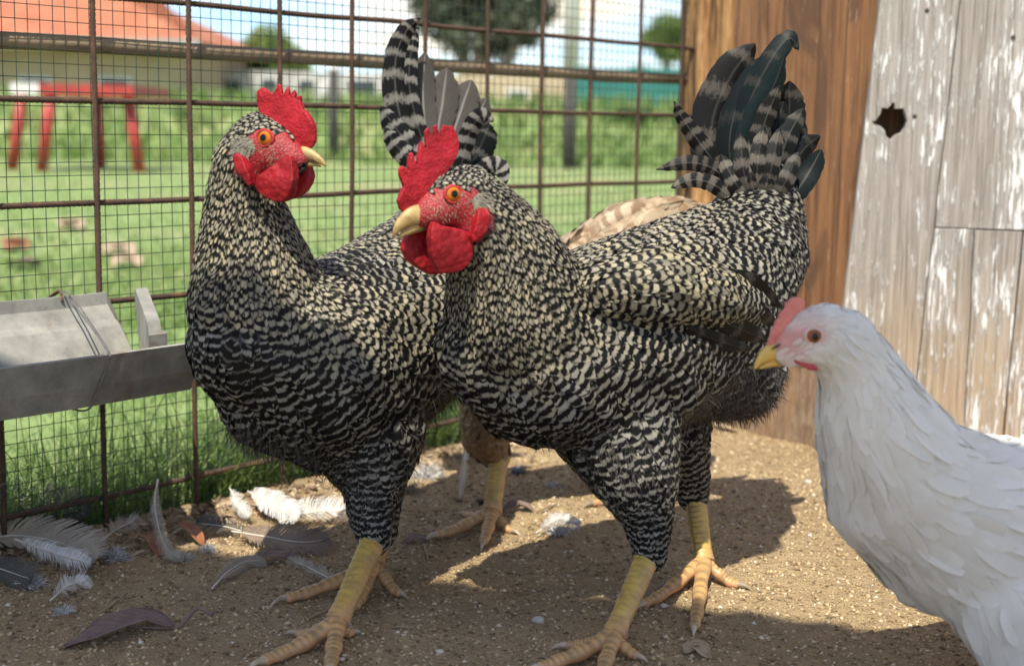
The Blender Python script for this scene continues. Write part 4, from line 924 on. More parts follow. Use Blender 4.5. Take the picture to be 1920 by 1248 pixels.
T2([(1415, 395, 1.66, 30), (1342, 315, 1.672, 66), (1336, 225, 1.68, 80), (1372, 140, 1.685, 74), (1416, 82, 1.69, 46)], 4.2, .72, .2, 0, .1, .2)
T2([(1418, 395, 1.655, 26), (1372, 310, 1.662, 52), (1376, 220, 1.668, 58), (1415, 140, 1.67, 46), (1440, 105, 1.67, 26)], 3, 1.2, 0, .45, .1, -.2)
T2([(1430, 395, 1.645, 24), (1388, 305, 1.655, 50), (1402, 205, 1.66, 56), (1440, 122, 1.66, 48), (1478, 72, 1.665, 36), (1498, 94, 1.665, 18)], 7, .9, .1, .55, .1, -.25)
T2([(1435, 400, 1.64, 22), (1394, 325, 1.645, 46), (1412, 238, 1.648, 52), (1450, 162, 1.65, 44), (1472, 100, 1.65, 20)], 5, 1.3, 0, .8, .1, .3)
T2([(1430, 400, 1.63, 20), (1416, 305, 1.638, 38), (1434, 228, 1.64, 40), (1462, 160, 1.64, 26)], 6, .45, .2, 0, .15, .2)
T2([(1440, 390, 1.66, 26), (1452, 300, 1.665, 54), (1478, 222, 1.67, 62), (1480, 152, 1.67, 42)], 3.5, .85, .1, 0, .1, -.2)
T2([(1440, 400, 1.65, 26), (1436, 310, 1.652, 50), (1452, 245, 1.655, 52), (1470, 190, 1.655, 34)], 3, 1.0, .0, .3, .1, .1)
T2([(1440, 400, 1.625, 24), (1458, 322, 1.63, 42), (1475, 262, 1.63, 44), (1506, 203, 1.635, 30)], 5, .5, 0, .35, .2, .15)
T2([(1450, 405, 1.645, 24), (1478, 330, 1.65, 46), (1490, 270, 1.65, 46), (1500, 215, 1.65, 30)], 3, 1.1, 0, .1, .1, -.1)
T2([(1450, 410, 1.63, 24), (1480, 332, 1.635, 42), (1505, 282, 1.64, 42), (1538, 254, 1.64, 24)], 3, 1.1, 0, .25, .15, .3)
T2([(1460, 410, 1.625, 24), (1500, 350, 1.625, 42), (1522, 314, 1.63, 42), (1540, 280, 1.63, 24)], 3, 1.3, 0, .6, .2, -.2)
T2([(1410, 400, 1.63, 28), (1355, 325, 1.62, 40), (1308, 262, 1.61, 36), (1278, 220, 1.605, 24), (1264, 190, 1.60, 9)], 8, .25, .15, 0, .2, .1)
T2([(1410, 395, 1.62, 26), (1350, 325, 1.61, 36), (1295, 305, 1.60, 30), (1230, 318, 1.595, 14)], 9, .2, .2, 0, .2, .1)
T2([(1400, 400, 1.61, 24), (1345, 350, 1.60, 32), (1300, 337, 1.595, 28), (1258, 352, 1.59, 15)], 6, .0, .25, 0, .2, .1)
for x, y, x2, y2 in ((1395, 300, 1388, 250), (1420, 290, 1432, 235), (1445, 295, 1462, 240), (1380, 320, 1352, 290), (1470, 320, 1498, 285), (1408, 310, 1404, 262), (1438, 315, 1448, 268)):
    T2([(1425 + (x - 1425) * .3, 385, 1.61, 18), (x, y + 25, 1.60, 34), (x2, y2, 1.612, 24)], 4, .15, .15, 0, .1, .15)
# folded wing: dark tips of the flight feathers showing behind the wing coverts
for q in (((1330, 520, 1.42, 22), (1400, 530, 1.455, 44), (1462, 575, 1.50, 22)), ((1330, 555, 1.41, 22), (1400, 575, 1.45, 46), (1458, 610, 1.495, 20)), ((1320, 590, 1.405, 20), (1385, 615, 1.445, 42), (1440, 640, 1.485, 18)), ((1290, 615, 1.40, 18), (1350, 640, 1.43, 34), (1410, 655, 1.47, 14))): R2.quill('wing_feather', q, M_tailb, 3, .85, .2, 0, .1, .1, .12, .06)
h_, a_ = at(1216, 1040, 1.412), g3(1150, 1226, .020)
R2.leg(h_, a_, [(g3(1010, 1262, .0), .0068), (g3(1062, 1222, .0), .0060), (g3(1120, 1290, .0), .0064), (g3(1195, 1240, .0), .0052)], .0118, .0095)
h_, a_ = at(1303, 925, 1.58), g3(1318, 1092, .022)
R2.leg(h_, a_, [(g3(1205, 1140, .0), .0066), (g3(1302, 1185, .0), .0066), (g3(1250, 1105, .0), .0052), (g3(1385, 1104, .0), .0058)], .0125, .0105)

# ---------------------------------------------------------------- rooster looking right (by the trough)
S1v = Vector((.80, .60, 0)).normalized()
R1 = Bird('rooster', 'barred rooster with bright red comb looking to the right, next to the metal trough', [
    [(492, 640, 1.44, 152), (600, 680, 1.47, 188), (720, 625, 1.56, 188), (800, 525, 1.68, 138), (845, 440, 1.76, 90), (850, 380, 1.80, 58)],
    [(505, 735, 1.45, 112), (640, 760, 1.49, 140)],
    ([(485, 575, 1.44, 140), (468, 470, 1.432, 104), (455, 385, 1.422, 74), (462, 305, 1.412, 64), (484, 268, 1.405, 56)], .95),
    ([(484, 266, 1.405, 56), (515, 278, 1.395, 50), (548, 296, 1.385, 34), (565, 302, 1.38, 20)], .80),
    ([(685, 800, 1.49, 125), (697, 895, 1.465, 64), (695, 960, 1.455, 48), (702, 1012, 1.445, 32)], .9),
    ([(700, 820, 1.60, 90), (712, 930, 1.58, 48), (716, 1000, 1.57, 30)], .9),
    [(640, 560, 1.46, 60), (740, 600, 1.50, 70), (810, 600, 1.58, 45)],
    ], S1v, .92, ground(660, 1150), M_skinr)
R1.head(500, 268, 1.40, (.88, -.42, -.12))
R1.add_bare(z7((205,500),(260,450),(340,440),(430,470),(500,500),(580,540),(680,560),(700,690),(600,740),(480,780),(380,830),(300,880),(250,945),(195,890),(75,740),(80,640),(200,640),(212,560)))
R1.paint_face()
N2D = (.023, .0048, .0034, .0018, .80, 2.2, -.12, .85)
BRK = (.034, .0190, .0100, .0020, .0, 3.2, .80, .12)
R1.plumage([
    (470, 215, 1.405, (420, 260, 1.41), NK1), (410, 300, 1.40, (385, 400, 1.41), N2D), (450, 400, 1.39, (445, 500, 1.40), N2D), (385, 420, 1.41, (365, 520, 1.42), N2D), (520, 420, 1.41, (545, 520, 1.42), N2D),
    (400, 520, 1.41, (390, 600, 1.41), NK3), (470, 530, 1.39, (480, 620, 1.40), NK3), (550, 520, 1.41, (590, 620, 1.42), NK3), (600, 620, 1.42, (650, 720, 1.43), NK3),
    (400, 600, 1.39, (410, 700, 1.39), BR), (480, 660, 1.37, (500, 760, 1.38), BRD), (400, 720, 1.40, (440, 810, 1.41), BRD), (560, 740, 1.38, (620, 830, 1.40), BRK), (480, 800, 1.40, (540, 850, 1.41), BRK), (620, 720, 1.40, (690, 800, 1.42), BRD),
    (620, 450, 1.50, (740, 440, 1.62), BK), (650, 500, 1.48, (770, 500, 1.58), BRD), (740, 430, 1.62, (830, 400, 1.72), BK), (690, 620, 1.45, (770, 640, 1.52), WG), (740, 520, 1.52, (820, 540, 1.6), WG), (790, 620, 1.52, (860, 640, 1.58), BRD),
    (800, 440, 1.68, (850, 480, 1.72), SD), (850, 700, 1.60, (880, 790, 1.62), FL), (720, 730, 1.44, (760, 830, 1.46), BLK := (.036, .0200, .0105, .0030, .05, 2.6, .68, .1)), (800, 720, 1.52, (840, 800, 1.54), BLK),
    (690, 850, 1.44, (697, 930, 1.44), (.022, .0120, .0066, .0024, .05, 2.3, .6, .1)), (697, 950, 1.43, (700, 1010, 1.44), (.012, .0070, .0036, .0014, .05, 1.6, .45, .1)), (714, 960, 1.57, (716, 1000, 1.57), HK)], M_bar)
R1.fluff([(450, 840, 1.42, 60, (440, 930, 1.42), 200, .018, (.2, .5, -2, 0)), (540, 850, 1.42, 80, (560, 920, 1.42), 300, .014, (.1, .5, -2, 0)), (690, 880, 1.45, 80, (697, 970, 1.45), 500, .010, (.1, .5, -2, 0)), (800, 760, 1.52, 90, (830, 840, 1.55), 700, .016, (.1, .5, -2, 0)), (780, 700, 1.5, 60, (800, 620, 1.52), 160, .022, (.6, .5, -2, 0))], M_greyt)
R1.quill('rusty_feather', [(600, 540, 1.435, 6), (612, 572, 1.425, 15), (628, 612, 1.425, 10)], m_feather('rusty_feathers', (.42, .20, .07), (.42, .2, .07), (.2, .1, .04)), .5, -2.2)
R1.fluff([(495, 300, 1.37, 45, (460, 340, 1.37), 260, .0022, STB), (455, 275, 1.37, 17, (430, 290, 1.39), 260, .010, (.35, .1, -2, 0))], M_bar, 'face_bristles')
R1.flesh('comb', z7((300,310),(285,230),(280,145),(320,105),(370,140),(412,162),(440,120),(458,72),(480,95),(490,172),(510,150),(535,100),(553,125),(550,192),(575,150),(592,125),(601,160),(597,217),(620,182),(640,175),(642,225),(655,272),(664,302),(690,295),(720,345),(755,410),(765,470),(768,560),(745,605),(715,625),(660,600),(600,580),(540,520),(480,450),(420,390),(350,350)), .0, .0036, M_comb, bulge=1.6)
R1.flesh('wattle', z7((500,690),(450,740),(380,800),(312,860),(295,915),(320,980),(380,1030),(460,1068),(520,1058),(570,1020),(605,960),(620,880),(612,800),(592,720),(565,685)), .018, .0065, M_wattle, bulge=1.5, bend=.006)
R1.flesh('wattle', z7((590,720),(690,735),(725,770),(732,850),(715,910),(680,970),(620,1020),(550,1048),(500,1000),(540,880)), -.014, .0065, M_wattle, bulge=1.3, bend=-.006)
R1.flesh('ear_lobe', z7((80,680),(120,650),(180,700),(210,760),(240,850),(245,920),(215,925),(180,850),(110,770)), .029, .006, M_wattle, bulge=1.0)
R1.eye(497, 259, .0088, M_eye, M_lid)
R1.beak('upper_beak', [(545, 292, 16), (570, 288, 13.5), (588, 294, 10), (602, 302, 6.5), (611, 311, 2)], M_beak, .65, .002)
R1.beak('lower_beak', [(540, 306, 10), (566, 306, 7.5), (586, 307, 5), (602, 312, 1.5)], M_beak, .6, .001)
TQ = lambda pts, *a, **k: R1.quill('tail_feather', pts, M_sick, *a, **k)
TQ([(850, 390, 1.79, 24), (775, 285, 1.80, 44), (745, 195, 1.80, 50), (742, 110, 1.80, 44), (762, 58, 1.80, 34), (788, 34, 1.80, 18)], 9.5, .5, .25, 0, .25, .2)
TQ([(850, 390, 1.795, 20), (795, 270, 1.805, 30), (768, 165, 1.805, 32), (772, 90, 1.805, 26), (784, 50, 1.805, 12)], 10, .4, .25, 0, .2, -.1)
TG = lambda pts, *a, **k: R1.quill('tail_feather', pts, M_greyt, *a, **k)
PL = dict(nbar=1.2, thr=-.1, cream=.1, green=0, shaft=.9)
TG([(850, 390, 1.82, 24), (805, 270, 1.825, 42), (793, 180, 1.83, 50), (797, 98, 1.83, 36)], .5, -2.2, .1, 0, .8, .1)
TG([(852, 390, 1.83, 26), (822, 270, 1.835, 48), (830, 190, 1.84, 62), (838, 128, 1.84, 46)], .5, -2.2, .1, 0, .8, .1)
TG([(855, 390, 1.84, 26), (845, 280, 1.845, 48), (865, 205, 1.85, 60), (884, 150, 1.85, 44)], .5, -2.2, .1, 0, .8, -.1)
TG([(858, 390, 1.85, 26), (860, 290, 1.855, 48), (890, 230, 1.86, 56), (912, 184, 1.86, 36)], .5, -2.2, .1, 0, .8, .1)
TQ([(845, 390, 1.785, 26), (790, 300, 1.785, 42), (745, 245, 1.78, 46), (714, 200, 1.775, 26)], 6, .35, .1, 0, .15, .15)
TQ([(845, 395, 1.78, 26), (785, 318, 1.775, 40), (745, 275, 1.77, 38), (722, 240, 1.765, 20)], 6, .35, .1, 0, .15, .1)
TQ([(852, 395, 1.77, 22), (866, 305, 1.765, 32), (880, 250, 1.76, 36), (902, 218, 1.755, 32), (926, 228, 1.75, 14)], 8, .1, .1, 0, .15, .2)
TQ([(855, 395, 1.79, 26), (885, 310, 1.79, 52), (905, 265, 1.79, 58), (918, 232, 1.79, 36)], 3, .95, 0, .2, .1, .1)
TQ([(860, 395, 1.76, 26), (905, 325, 1.755, 40), (935, 312, 1.75, 34), (950, 345, 1.745, 18)], 7, .1, .1, 0, .1, .1)
h_, a_ = at(703, 1008, 1.447), g3(632, 1205, .020)
R1.leg(h_, a_, [(g3(492, 1252, .0), .0070), (g3(618, 1268, .0), .0068), (g3(556, 1194, .0), .0056), (g3(660, 1196, .0), .0050)], .0125, .0098)
h_, a_ = at(717, 996, 1.57), g3(700, 1092, .022)
R1.leg(h_, a_, [(g3(535, 1130, .0), .0068), (g3(665, 1146, .0), .0066), (g3(660, 1088, .0), .0052), (g3(752, 1116, .0), .0056)], .0120, .0105)

# ---------------------------------------------------------------- white hen
R3 = Bird('hen', 'white hen with a small pale pink comb and yellow beak by the painted panel', [
    [(1640, 800, 1.19, 112), (1690, 910, 1.20, 152), (1800, 990, 1.225, 182), (1990, 1010, 1.28, 195), (2150, 950, 1.33, 140), (2280, 850, 1.37, 60)],
    ([(1690, 900, 1.20, 150), (1640, 790, 1.185, 112), (1612, 700, 1.178, 78), (1580, 645, 1.172, 66)], .9),
    ([(1580, 640, 1.172, 66), (1545, 636, 1.166, 58), (1510, 646, 1.16, 44), (1482, 660, 1.155, 28), (1465, 668, 1.152, 16)], .74),
    ([(1548, 618, 1.165, 52), (1518, 622, 1.160, 46), (1490, 638, 1.156, 36), (1470, 652, 1.153, 22)], .62),
    ([(1880, 1120, 1.20, 110), (1900, 1240, 1.19, 56), (1925, 1340, 1.19, 26)], .9), ([(1960, 1120, 1.33, 110), (1990, 1240, 1.33, 56), (2010, 1330, 1.33, 26)], .9),
    ], Vector((.25, .97, 0)).normalized(), .86, ground(1960, 1420), M_skinh)
R3.head(1540, 634, 1.165, (-.97, -.20, -.12))
def h5(*p): return [(1260 + x / 2.836, 420 + y / 2.836) for x, y in p]
R3.add_bare(h5((545,560),(640,560),(700,535),(800,540),(840,580),(830,630),(780,655),(700,640),(640,640),(740,710),(690,740),(560,690),(480,690),(500,600)), .016, .06)
R3.paint_face(8)
W0_ = (.010, .0050, .0028, .0007, 0, 1, 0, 0.0); W1_ = (.026, .0080, .0052, .0009, 0, 1, 0, 0); W2_ = (.040, .0150, .0085, .0012, 0, 1, 0, 0); W3_ = (.052, .0230, .0115, .0018, 0, 1, 0, 0)
R3.plumage([
    (1560, 590, 1.165, (1640, 620, 1.17), W0_), (1560, 670, 1.14, (1610, 690, 1.15), W0_), (1500, 620, 1.155, (1530, 600, 1.15), (.007, .003, .0022, .0008, 0, 1, 0, .5)), (1600, 650, 1.15, (1650, 720, 1.16), W1_), (1670, 680, 1.17, (1720, 780, 1.18), W1_), (1600, 740, 1.15, (1620, 850, 1.15), W1_), (1550, 760, 1.16, (1545, 860, 1.16), W1_), (1680, 790, 1.15, (1750, 880, 1.17), W2_),
    (1560, 920, 1.15, (1600, 1020, 1.16), W2_), (1640, 920, 1.13, (1700, 1020, 1.14), W2_), (1700, 1080, 1.16, (1790, 1140, 1.18), W2_), (1780, 930, 1.13, (1880, 970, 1.15), W3_), (1860, 860, 1.17, (1960, 860, 1.2), W3_), (1880, 1060, 1.12, (1980, 1100, 1.16), W3_), (2000, 1000, 1.18, (2120, 960, 1.22), W3_), (1860, 1180, 1.16, (1880, 1260, 1.17), W2_), (2000, 860, 1.28, (2150, 830, 1.32), W3_)], M_whitef, 70000, jit=.12, camb=.10, tip=.5)
R3.flesh('comb', h5((700,450),(706,410),(695,395),(670,388),(645,390),(630,400),(622,420),(600,415),(598,450),(580,465),(568,480),(570,500),(548,515),(545,540),(530,570),(515,610),(505,640),(560,660),(620,620),(680,570),(720,520)), 0, .0045, M_pink, bulge=.5, wob=.0009)
R3.flesh('wattle', h5((640,715),(700,735),(745,745),(775,760),(765,778),(735,778),(700,760),(660,742)), .012, .004, m_flesh('deep_pink_wattle', (.50, .07, .08), (.40, .04, .05), (.55, .14, .14)), voxel=.0008, wob=.0005)
R3.flesh('wattle', h5((640,715),(700,735),(745,745),(775,760),(765,778),(735,778),(700,760),(660,742)), -.012, .004, bpy.data.materials['deep_pink_wattle'], voxel=.0008, wob=.0005)
R3.eye(1526, 630, .0074, M_eyeh, M_lidh)
R3.beak('upper_beak', [(1490, 658, 27), (1468, 656, 23), (1444, 662, 17), (1426, 675, 9), (1415, 691, 2.5)], M_beakh, .6, .0)
v, f = loft([R3.hp(1446, 655, .0075), R3.hp(1456, 649, .0085), R3.hp(1464, 645, .009)], [.0004, .0013, .0004], seg=8); mobj('nostril', v, f, M_mouth, R3.body)
R3.beak('lower_beak', [(1500, 671, 11), (1472, 676, 9), (1446, 682, 6), (1424, 690, 2)], M_beakh, .58, .0)
for dx, dy in ((0, 0), (20, 45), (40, 90), (-10, -40)): R3.quill('tail_feather', [(2200, 880 + dy * .5, 1.34, 40), (2290, 820 + dy, 1.37, 66), (2400 + dx, 740 + dy * 1.5, 1.41, 50)], M_whitef, 1, 0, 0, 0, .1, .3, .18, .06)
h_ = at(1925, 1335, 1.19); a_ = Vector((h_.x - .012, h_.y - .02, .02))
R3.leg(h_, a_, [(a_ + Vector((-.07, -.01, -.02)), .006), (a_ + Vector((-.055, -.045, -.02)), .0056), (a_ + Vector((-.055, .035, -.02)), .0056), (a_ + Vector((.04, .0, -.02)), .005)], .0095, .0085)
h_ = at(2010, 1325, 1.33); a_ = Vector((h_.x - .012, h_.y - .01, .02))
R3.leg(h_, a_, [(a_ + Vector((-.07, -.01, -.02)), .006), (a_ + Vector((-.055, -.045, -.02)), .0056), (a_ + Vector((-.055, .035, -.02)), .0056), (a_ + Vector((.04, .0, -.02)), .005)], .0095, .0085)

# ---------------------------------------------------------------- tan hen, mostly hidden
R4 = Bird('hen', 'tan and brown hen mostly hidden behind the barred roosters, one yellow leg showing', [
    [(965, 660, 1.82, 100), (1080, 575, 1.86, 125), (1195, 495, 1.90, 122), (1255, 445, 1.92, 78), (1300, 420, 1.95, 40)],
    ([(965, 640, 1.82, 95), (925, 560, 1.80, 60), (905, 500, 1.785, 42), (890, 460, 1.78, 36), (870, 462, 1.775, 26)], .9),
    ([(930, 740, 1.80, 72), (908, 815, 1.79, 46), (932, 862, 1.79, 20)], .9), ([(1120, 740, 1.92, 80), (1160, 830, 1.93, 44), (1178, 880, 1.93, 22)], .9),
    ], Vector((.35, .94, 0)).normalized(), .86, ground(1050, 960), M_skinb)
R4.head(885, 460, 1.78, (-.97, -.2, -.1)); R4.add_bare([(845, 450), (885, 445), (890, 480), (850, 485)], .015, .05); R4.paint_face()
T1 = (.026, .012, .007, .0022, .5, 1.0, -.9, .3); T2 = (.044, .020, .011, .003, .6, 1.2, -.6, .25); T3 = (.026, .014, .008, .002, .0, 2.5, .75, .2)
R4.plumage([(900, 480, 1.78, (940, 560, 1.79), T1), (960, 620, 1.75, (1000, 700, 1.77), T1), (1080, 520, 1.80, (1180, 480, 1.84), T2), (1200, 430, 1.85, (1290, 420, 1.9), T2), (1130, 420, 1.86, (1130, 380, 1.88), T2), (930, 780, 1.76, (915, 850, 1.77), T3), (1100, 650, 1.8, (1180, 640, 1.84), T2)], M_tan, 50000)
R4.beak('upper_beak', [(858, 465, 14), (840, 468, 9), (826, 478, 2)], M_beakh, .6)
R4.flesh('comb', [(900, 430), (895, 410), (880, 405), (872, 415), (860, 412), (855, 430), (850, 450), (870, 448)], 0, .005, M_comb)
R4.eye(872, 458, .006, M_eyeh, M_comb)
for q in (((1260, 445, 1.87, 30), (1200, 402, 1.865, 46), (1150, 415, 1.855, 40), (1122, 440, 1.85, 20)),): R4.quill('wing_feather', q, M_tan, 5, -.2, .5, 0, .3, .1)
h_, a_ = at(935, 858, 1.79), g3(922, 990, .020)
R4.leg(h_, a_, [(g3(818, 1010, .0), .0068), (g3(906, 1024, .0), .0066), (g3(870, 972, .0), .0052), (g3(960, 1000, .0), .0054)], .0120, .0105)
h_, a_ = at(1178, 878, 1.93), g3(1172, 945, .020)
R4.leg(h_, a_, [(g3(1110, 955, .0), .0062), (g3(1165, 970, .0), .006), (g3(1140, 930, .0), .0052), (g3(1210, 950, .0), .0052)], .0115, .0100)
# ================================================================ LITTER ON THE PEN FLOOR
M_fw = m_feather('white_shed_feather', (.72, .70, .66), (.72, .66, .56), (.5, .48, .44)); M_ft = m_feather('tan_shed_feather', (.40, .335, .25), (.46, .38, .27), (.2, .16, .12))
M_fb = m_feather('brown_shed_feather', (.25, .185, .135), (.28, .2, .14), (.1, .08, .06)); M_fd = m_feather('dark_shed_feather', (.09, .085, .07), (.10, .09, .07), (.03, .03, .03))
def shed(name, pts, w_, m, label, lift=.004, curl=.3, rag=.35, shaft=.9, group='moulted feathers lying in the pen', nb=100, tilt=.65):
    w_ *= 1.25
    """pts: ground pixels (px,py[,extra height m]) from quill to tip; w_ = width m; barbs are real strips on both sides of the quill"""
    Q = []
    for p in pts:
        g = g3(p[0], p[1]); g.z += .002 + (p[2] if len(p) > 2 else 0); Q.append(tuple(g))
    nv = 40; P = smooth_path(Q, nv); V = []; U = []; R = []; sd0 = random.random() * 99; Ln = sum((Vector(P[i+1]) - Vector(P[i])).length for i in range(nv - 1))
    for sg in (-1, 1):
        for k in range(nb):
            v_ = .10 + .90 * k / (nb - 1); x = v_ * (nv - 1); i = min(int(x), nv - 2); p = Vector(P[i]).lerp(Vector(P[i+1]), x - i); t = (Vector(P[min(i+2, nv-1)]) - Vector(P[max(i-1, 0)])).normalized()
            s_ = t.cross(Vector((0, 0, 1))).normalized(); s_ = s_ if s_.y > 0 else -s_; s_ = (s_ * math.cos(tilt) + Vector((0, 0, 1)) * math.sin(tilt)) * sg; p = p + Vector((0, 0, w_ * .42 * math.sin(tilt))); pr = min(1, (v_ - .05) / .3) ** .6 * (max(0, (1 - v_) / .25) ** .5 if v_ > .75 else 1.0); pr = max(pr, .12)
            gap = noise.noise(Vector((v_ * 9, sg * 5 + sd0, 0))); ang = .55 + .25 * (v_) + rag * .5 * gap + random.gauss(0, .05 + .25 * rag * (v_ < .3)); d = s_ * math.cos(ang) + t * math.sin(ang)
            l_ = w_ * .5 * pr / max(.35, math.cos(ang)) * (1 - rag * .5 * max(0, gap) - rag * random.random() * .3); bw_ = Ln / nb * random.uniform(.7, 1.1) * (1.9 if rag < .5 else 1.1); up = Vector((0, 0, 1)); wt = t * bw_ * .5
            c0, c1, c2 = p, p + d * l_ * .55 + up * (lift * .7 + .001 * gap), p + d * l_ + t * l_ * .12 + up * (lift * .6 - curl * lift * random.uniform(.2, 1) + .0015 * random.gauss(0, 1) * rag)
            c2.z = max(c2.z, gz(c2.x, c2.y) + .0006)
            V += [c0 - wt, c0 + wt, c1 + wt, c1 - wt, c1 - wt, c1 + wt, c2 + wt * .45, c2 - wt * .45]; U += [(.5, v_), (.5, v_), (.5 + .25 * sg, v_), (.5 + .25 * sg, v_), (.5 + .25 * sg, v_), (.5 + .25 * sg, v_), (.5 + .5 * sg, v_), (.5 + .5 * sg, v_)]; R += [max(0, .25 + .35 * gap + .15 * random.random())] * 8
    n = len(V); z = np.zeros(n)
    o = bulk(name, np.array([tuple(v) for v in V]), np.arange(n).reshape(-1, 4), m, None, {'tph': np.zeros(len(R)), 'rnd': np.array(R), 'cream': z + .2, 'nbar': z + .5, 'thr': z - 2.2, 'edge': z, 'shaft': z, 'green': z}, np.array(U))
    tag(o, label, 'feather', group)
    v, f = loft([Vector(p) + Vector((0, -.0008, .0006 + w_ * .42 * math.sin(tilt))) for p in P], [.0012 * (1 - .85 * i / (nv - 1)) for i in range(nv)], seg=6); mobj('quill', v, f, M_quill, o)
    return o
M_quill = m_simple('quill', (.62, .56, .46), .45, .1, 60)
def tuft(px, py, size, n, m, label, h=1.0, spread=1.0):
    c = g3(px, py); Vs = []; U = []; R = []; n = int(n * 1.6)
    for i in range(n):
        a = random.uniform(0, 6.283); e = random.uniform(.05, 1.2) * h; d = Vector((math.cos(a) * math.cos(e) * spread, math.sin(a) * math.cos(e) * spread, math.sin(e))); l_ = size * random.uniform(.4, 1.0)
        s_ = d.cross(Vector((random.gauss(0, 1), random.gauss(0, 1), random.gauss(0, 1)))).normalized(); w_ = random.uniform(.0002, .0006); off = Vector((random.gauss(0, .25), random.gauss(0, .25), 0)) * size
        p0 = c + off + Vector((0, 0, .001)); p1 = p0 + d * l_ * .6; p2 = p0 + d * l_ + Vector((random.gauss(0, .15), random.gauss(0, .15), -.2)) * l_; r_ = random.random(); p2.z = max(p2.z, c.z + .001)
        Vs += [p0 - s_ * w_, p0 + s_ * w_, p1 + s_ * w_, p1 - s_ * w_, p1 - s_ * w_, p1 + s_ * w_, p2 + s_ * w_ * .2, p2 - s_ * w_ * .2]; U += [(.2, 0), (.8, 0), (.8, .5), (.2, .5)] * 2; R += [r_] * 8
    k = len(Vs); z = np.zeros(k)
    o = bulk('down_tuft', np.array([tuple(v) for v in Vs]), np.arange(k).reshape(-1, 4), m, None, {'tph': np.zeros(len(R)), 'rnd': np.array(R), 'cream': z, 'nbar': z + .5, 'thr': z - 2.2, 'edge': z, 'shaft': z, 'green': z}, np.array(U))
    return tag(o, label, 'feather', 'tufts of down on the pen floor')
def m_dryleaf(name, c0, c1):
    b = NB(name); n = b.noise(b.coord(), 55, 6, .65); c = b.mix(b.ramp(n, (.3, 0.0), (.7, 1.0)), c0, c1)
    uv = b.n('UVMap'); se = b.n('SeparateXYZ'); b.l(uv.outputs[0], se.inputs[0]); du = b.math('ABSOLUTE', b.math('SUBTRACT', se.outputs[0], .5))
    wv = b.math('SINE', b.math('MULTIPLY', b.math('ADD', se.outputs[1], b.math('MULTIPLY', du, -.5)), 70.0)); c = b.mix(b.ramp(wv, (.75, 0.0), (1.0, .3)), c, tuple(min(1, x * 1.6) for x in c1))
    b.col(c); b.set(Roughness=.6); b.bump(b.math('ADD', n, b.math('MULTIPLY', wv, .15)), .5, .0015); return b.m
M_lf1 = m_dryleaf('purple_brown_leaf', (.10, .062, .05), (.20, .135, .105)); M_lf2 = m_dryleaf('rust_leaf', (.16, .055, .02), (.30, .12, .045)); M_lf3 = m_dryleaf('tan_leaf', (.28, .2, .12), (.42, .32, .2))
def leaf(pts, w_, m, label, curl=.5, stem=None):
    Q = []
    for p in pts: g = g3(p[0], p[1]); g.z += .002 + (p[2] if len(p) > 2 else 0); Q.append(tuple(g))
    nv, nu = 26, 9; P = smooth_path(Q, nv); V = []; U = []; sd0 = random.random() * 50
    for i in range(nv):
        t = (Vector(P[min(i+1, nv-1)]) - Vector(P[max(i-1, 0)])).normalized(); s_ = t.cross(Vector((0, 0, 1))).normalized(); v_ = i / (nv - 1); pr = max(.02, math.sin(math.pi * min(1, v_ * .96 + .02)) ** .75)
        for j in range(nu):
            u = -1 + 2 * j / (nu - 1); V.append(Vector(P[i]) + s_ * u * w_ * .5 * pr * (1 + .08 * noise.noise(Vector((v_ * 12, u + sd0, 0)))) + Vector((0, 0, curl * w_ * .35 * abs(u) * pr + .003 * noise.noise(Vector((v_ * 4, u * 2, sd0))) + .0015))); U.append(((u + 1) / 2, v_))
    F = np.array([(i*nu+j, i*nu+j+1, (i+1)*nu+j+1, (i+1)*nu+j) for i in range(nv-1) for j in range(nu-1)])
    o = bulk('dry_leaf', np.array([tuple(v) for v in V]), F, m, None, None, np.array(U)); md = o.modifiers.new('Solidify', 'SOLIDIFY'); md.thickness = .0007
    tag(o, label, 'leaf', 'dry leaves on the pen floor')
    if stem:
        S = [tuple(P[0])] + [tuple(g3(p[0], p[1]) + Vector((0, 0, .003 + (p[2] if len(p) > 2 else 0)))) for p in stem]; S = smooth_path([tuple(P[nv // 2] + np.array([0, 0, .001]))] + S, 24); v, f = loft([Vector(p) for p in S], [.0009 + .0012 * i / 23 for i in range(24)], seg=7); mobj('stalk', v, f, m, o)
    return o
shed('shed_feather', [(-60, 1045), (40, 1035), (120, 1052), (178, 1082)], .052, M_ft, 'large flat tan feather lying under the trough', .004)
shed('shed_feather', [(-70, 985, .008), (30, 975, .012), (100, 980, .012), (165, 1000, .004)], .040, M_fd, 'large dark olive feather tucked behind the large tan feather', .006)
shed('shed_feather', [(-40, 1080), (10, 1090), (60, 1105)], .030, M_fd, 'small charcoal feather in front of the large tan feather', .006)
shed('shed_feather', [(435, 1015), (500, 1025), (560, 1032), (612, 1030)], .036, M_fb, 'broad brown feather with a pale quill left of the yellow feet', .006)
shed('shed_feather', [(465, 955, .012), (510, 975, .010), (560, 1000, .004)], .030, M_fw, 'soft grey-white feather standing behind the broad brown feather', .01)
shed('shed_feather', [(525, 1002), (580, 985, .004), (660, 980, .004)], .034, M_fw, 'fluffy bright white feather behind the broad brown feather', .01, rag=.7)
shed('shed_feather', [(398, 1112), (425, 1085), (460, 1066), (495, 1060)], .016, M_ft, 'small curled beige feather in front of the broad brown feather', .003, 1.2)
shed('shed_feather', [(648, 1102), (610, 1088), (570, 1070), (540, 1060)], .014, M_ft, 'thin wispy straw-coloured feather beside the yellow toes', .004, .2, 1.0)
shed('shed_feather', [(470, 1015), (420, 1005, .004), (370, 998, .002)], .024, M_fd, 'dark grey feather by the foot of a fence bar', .006, .3, .8)
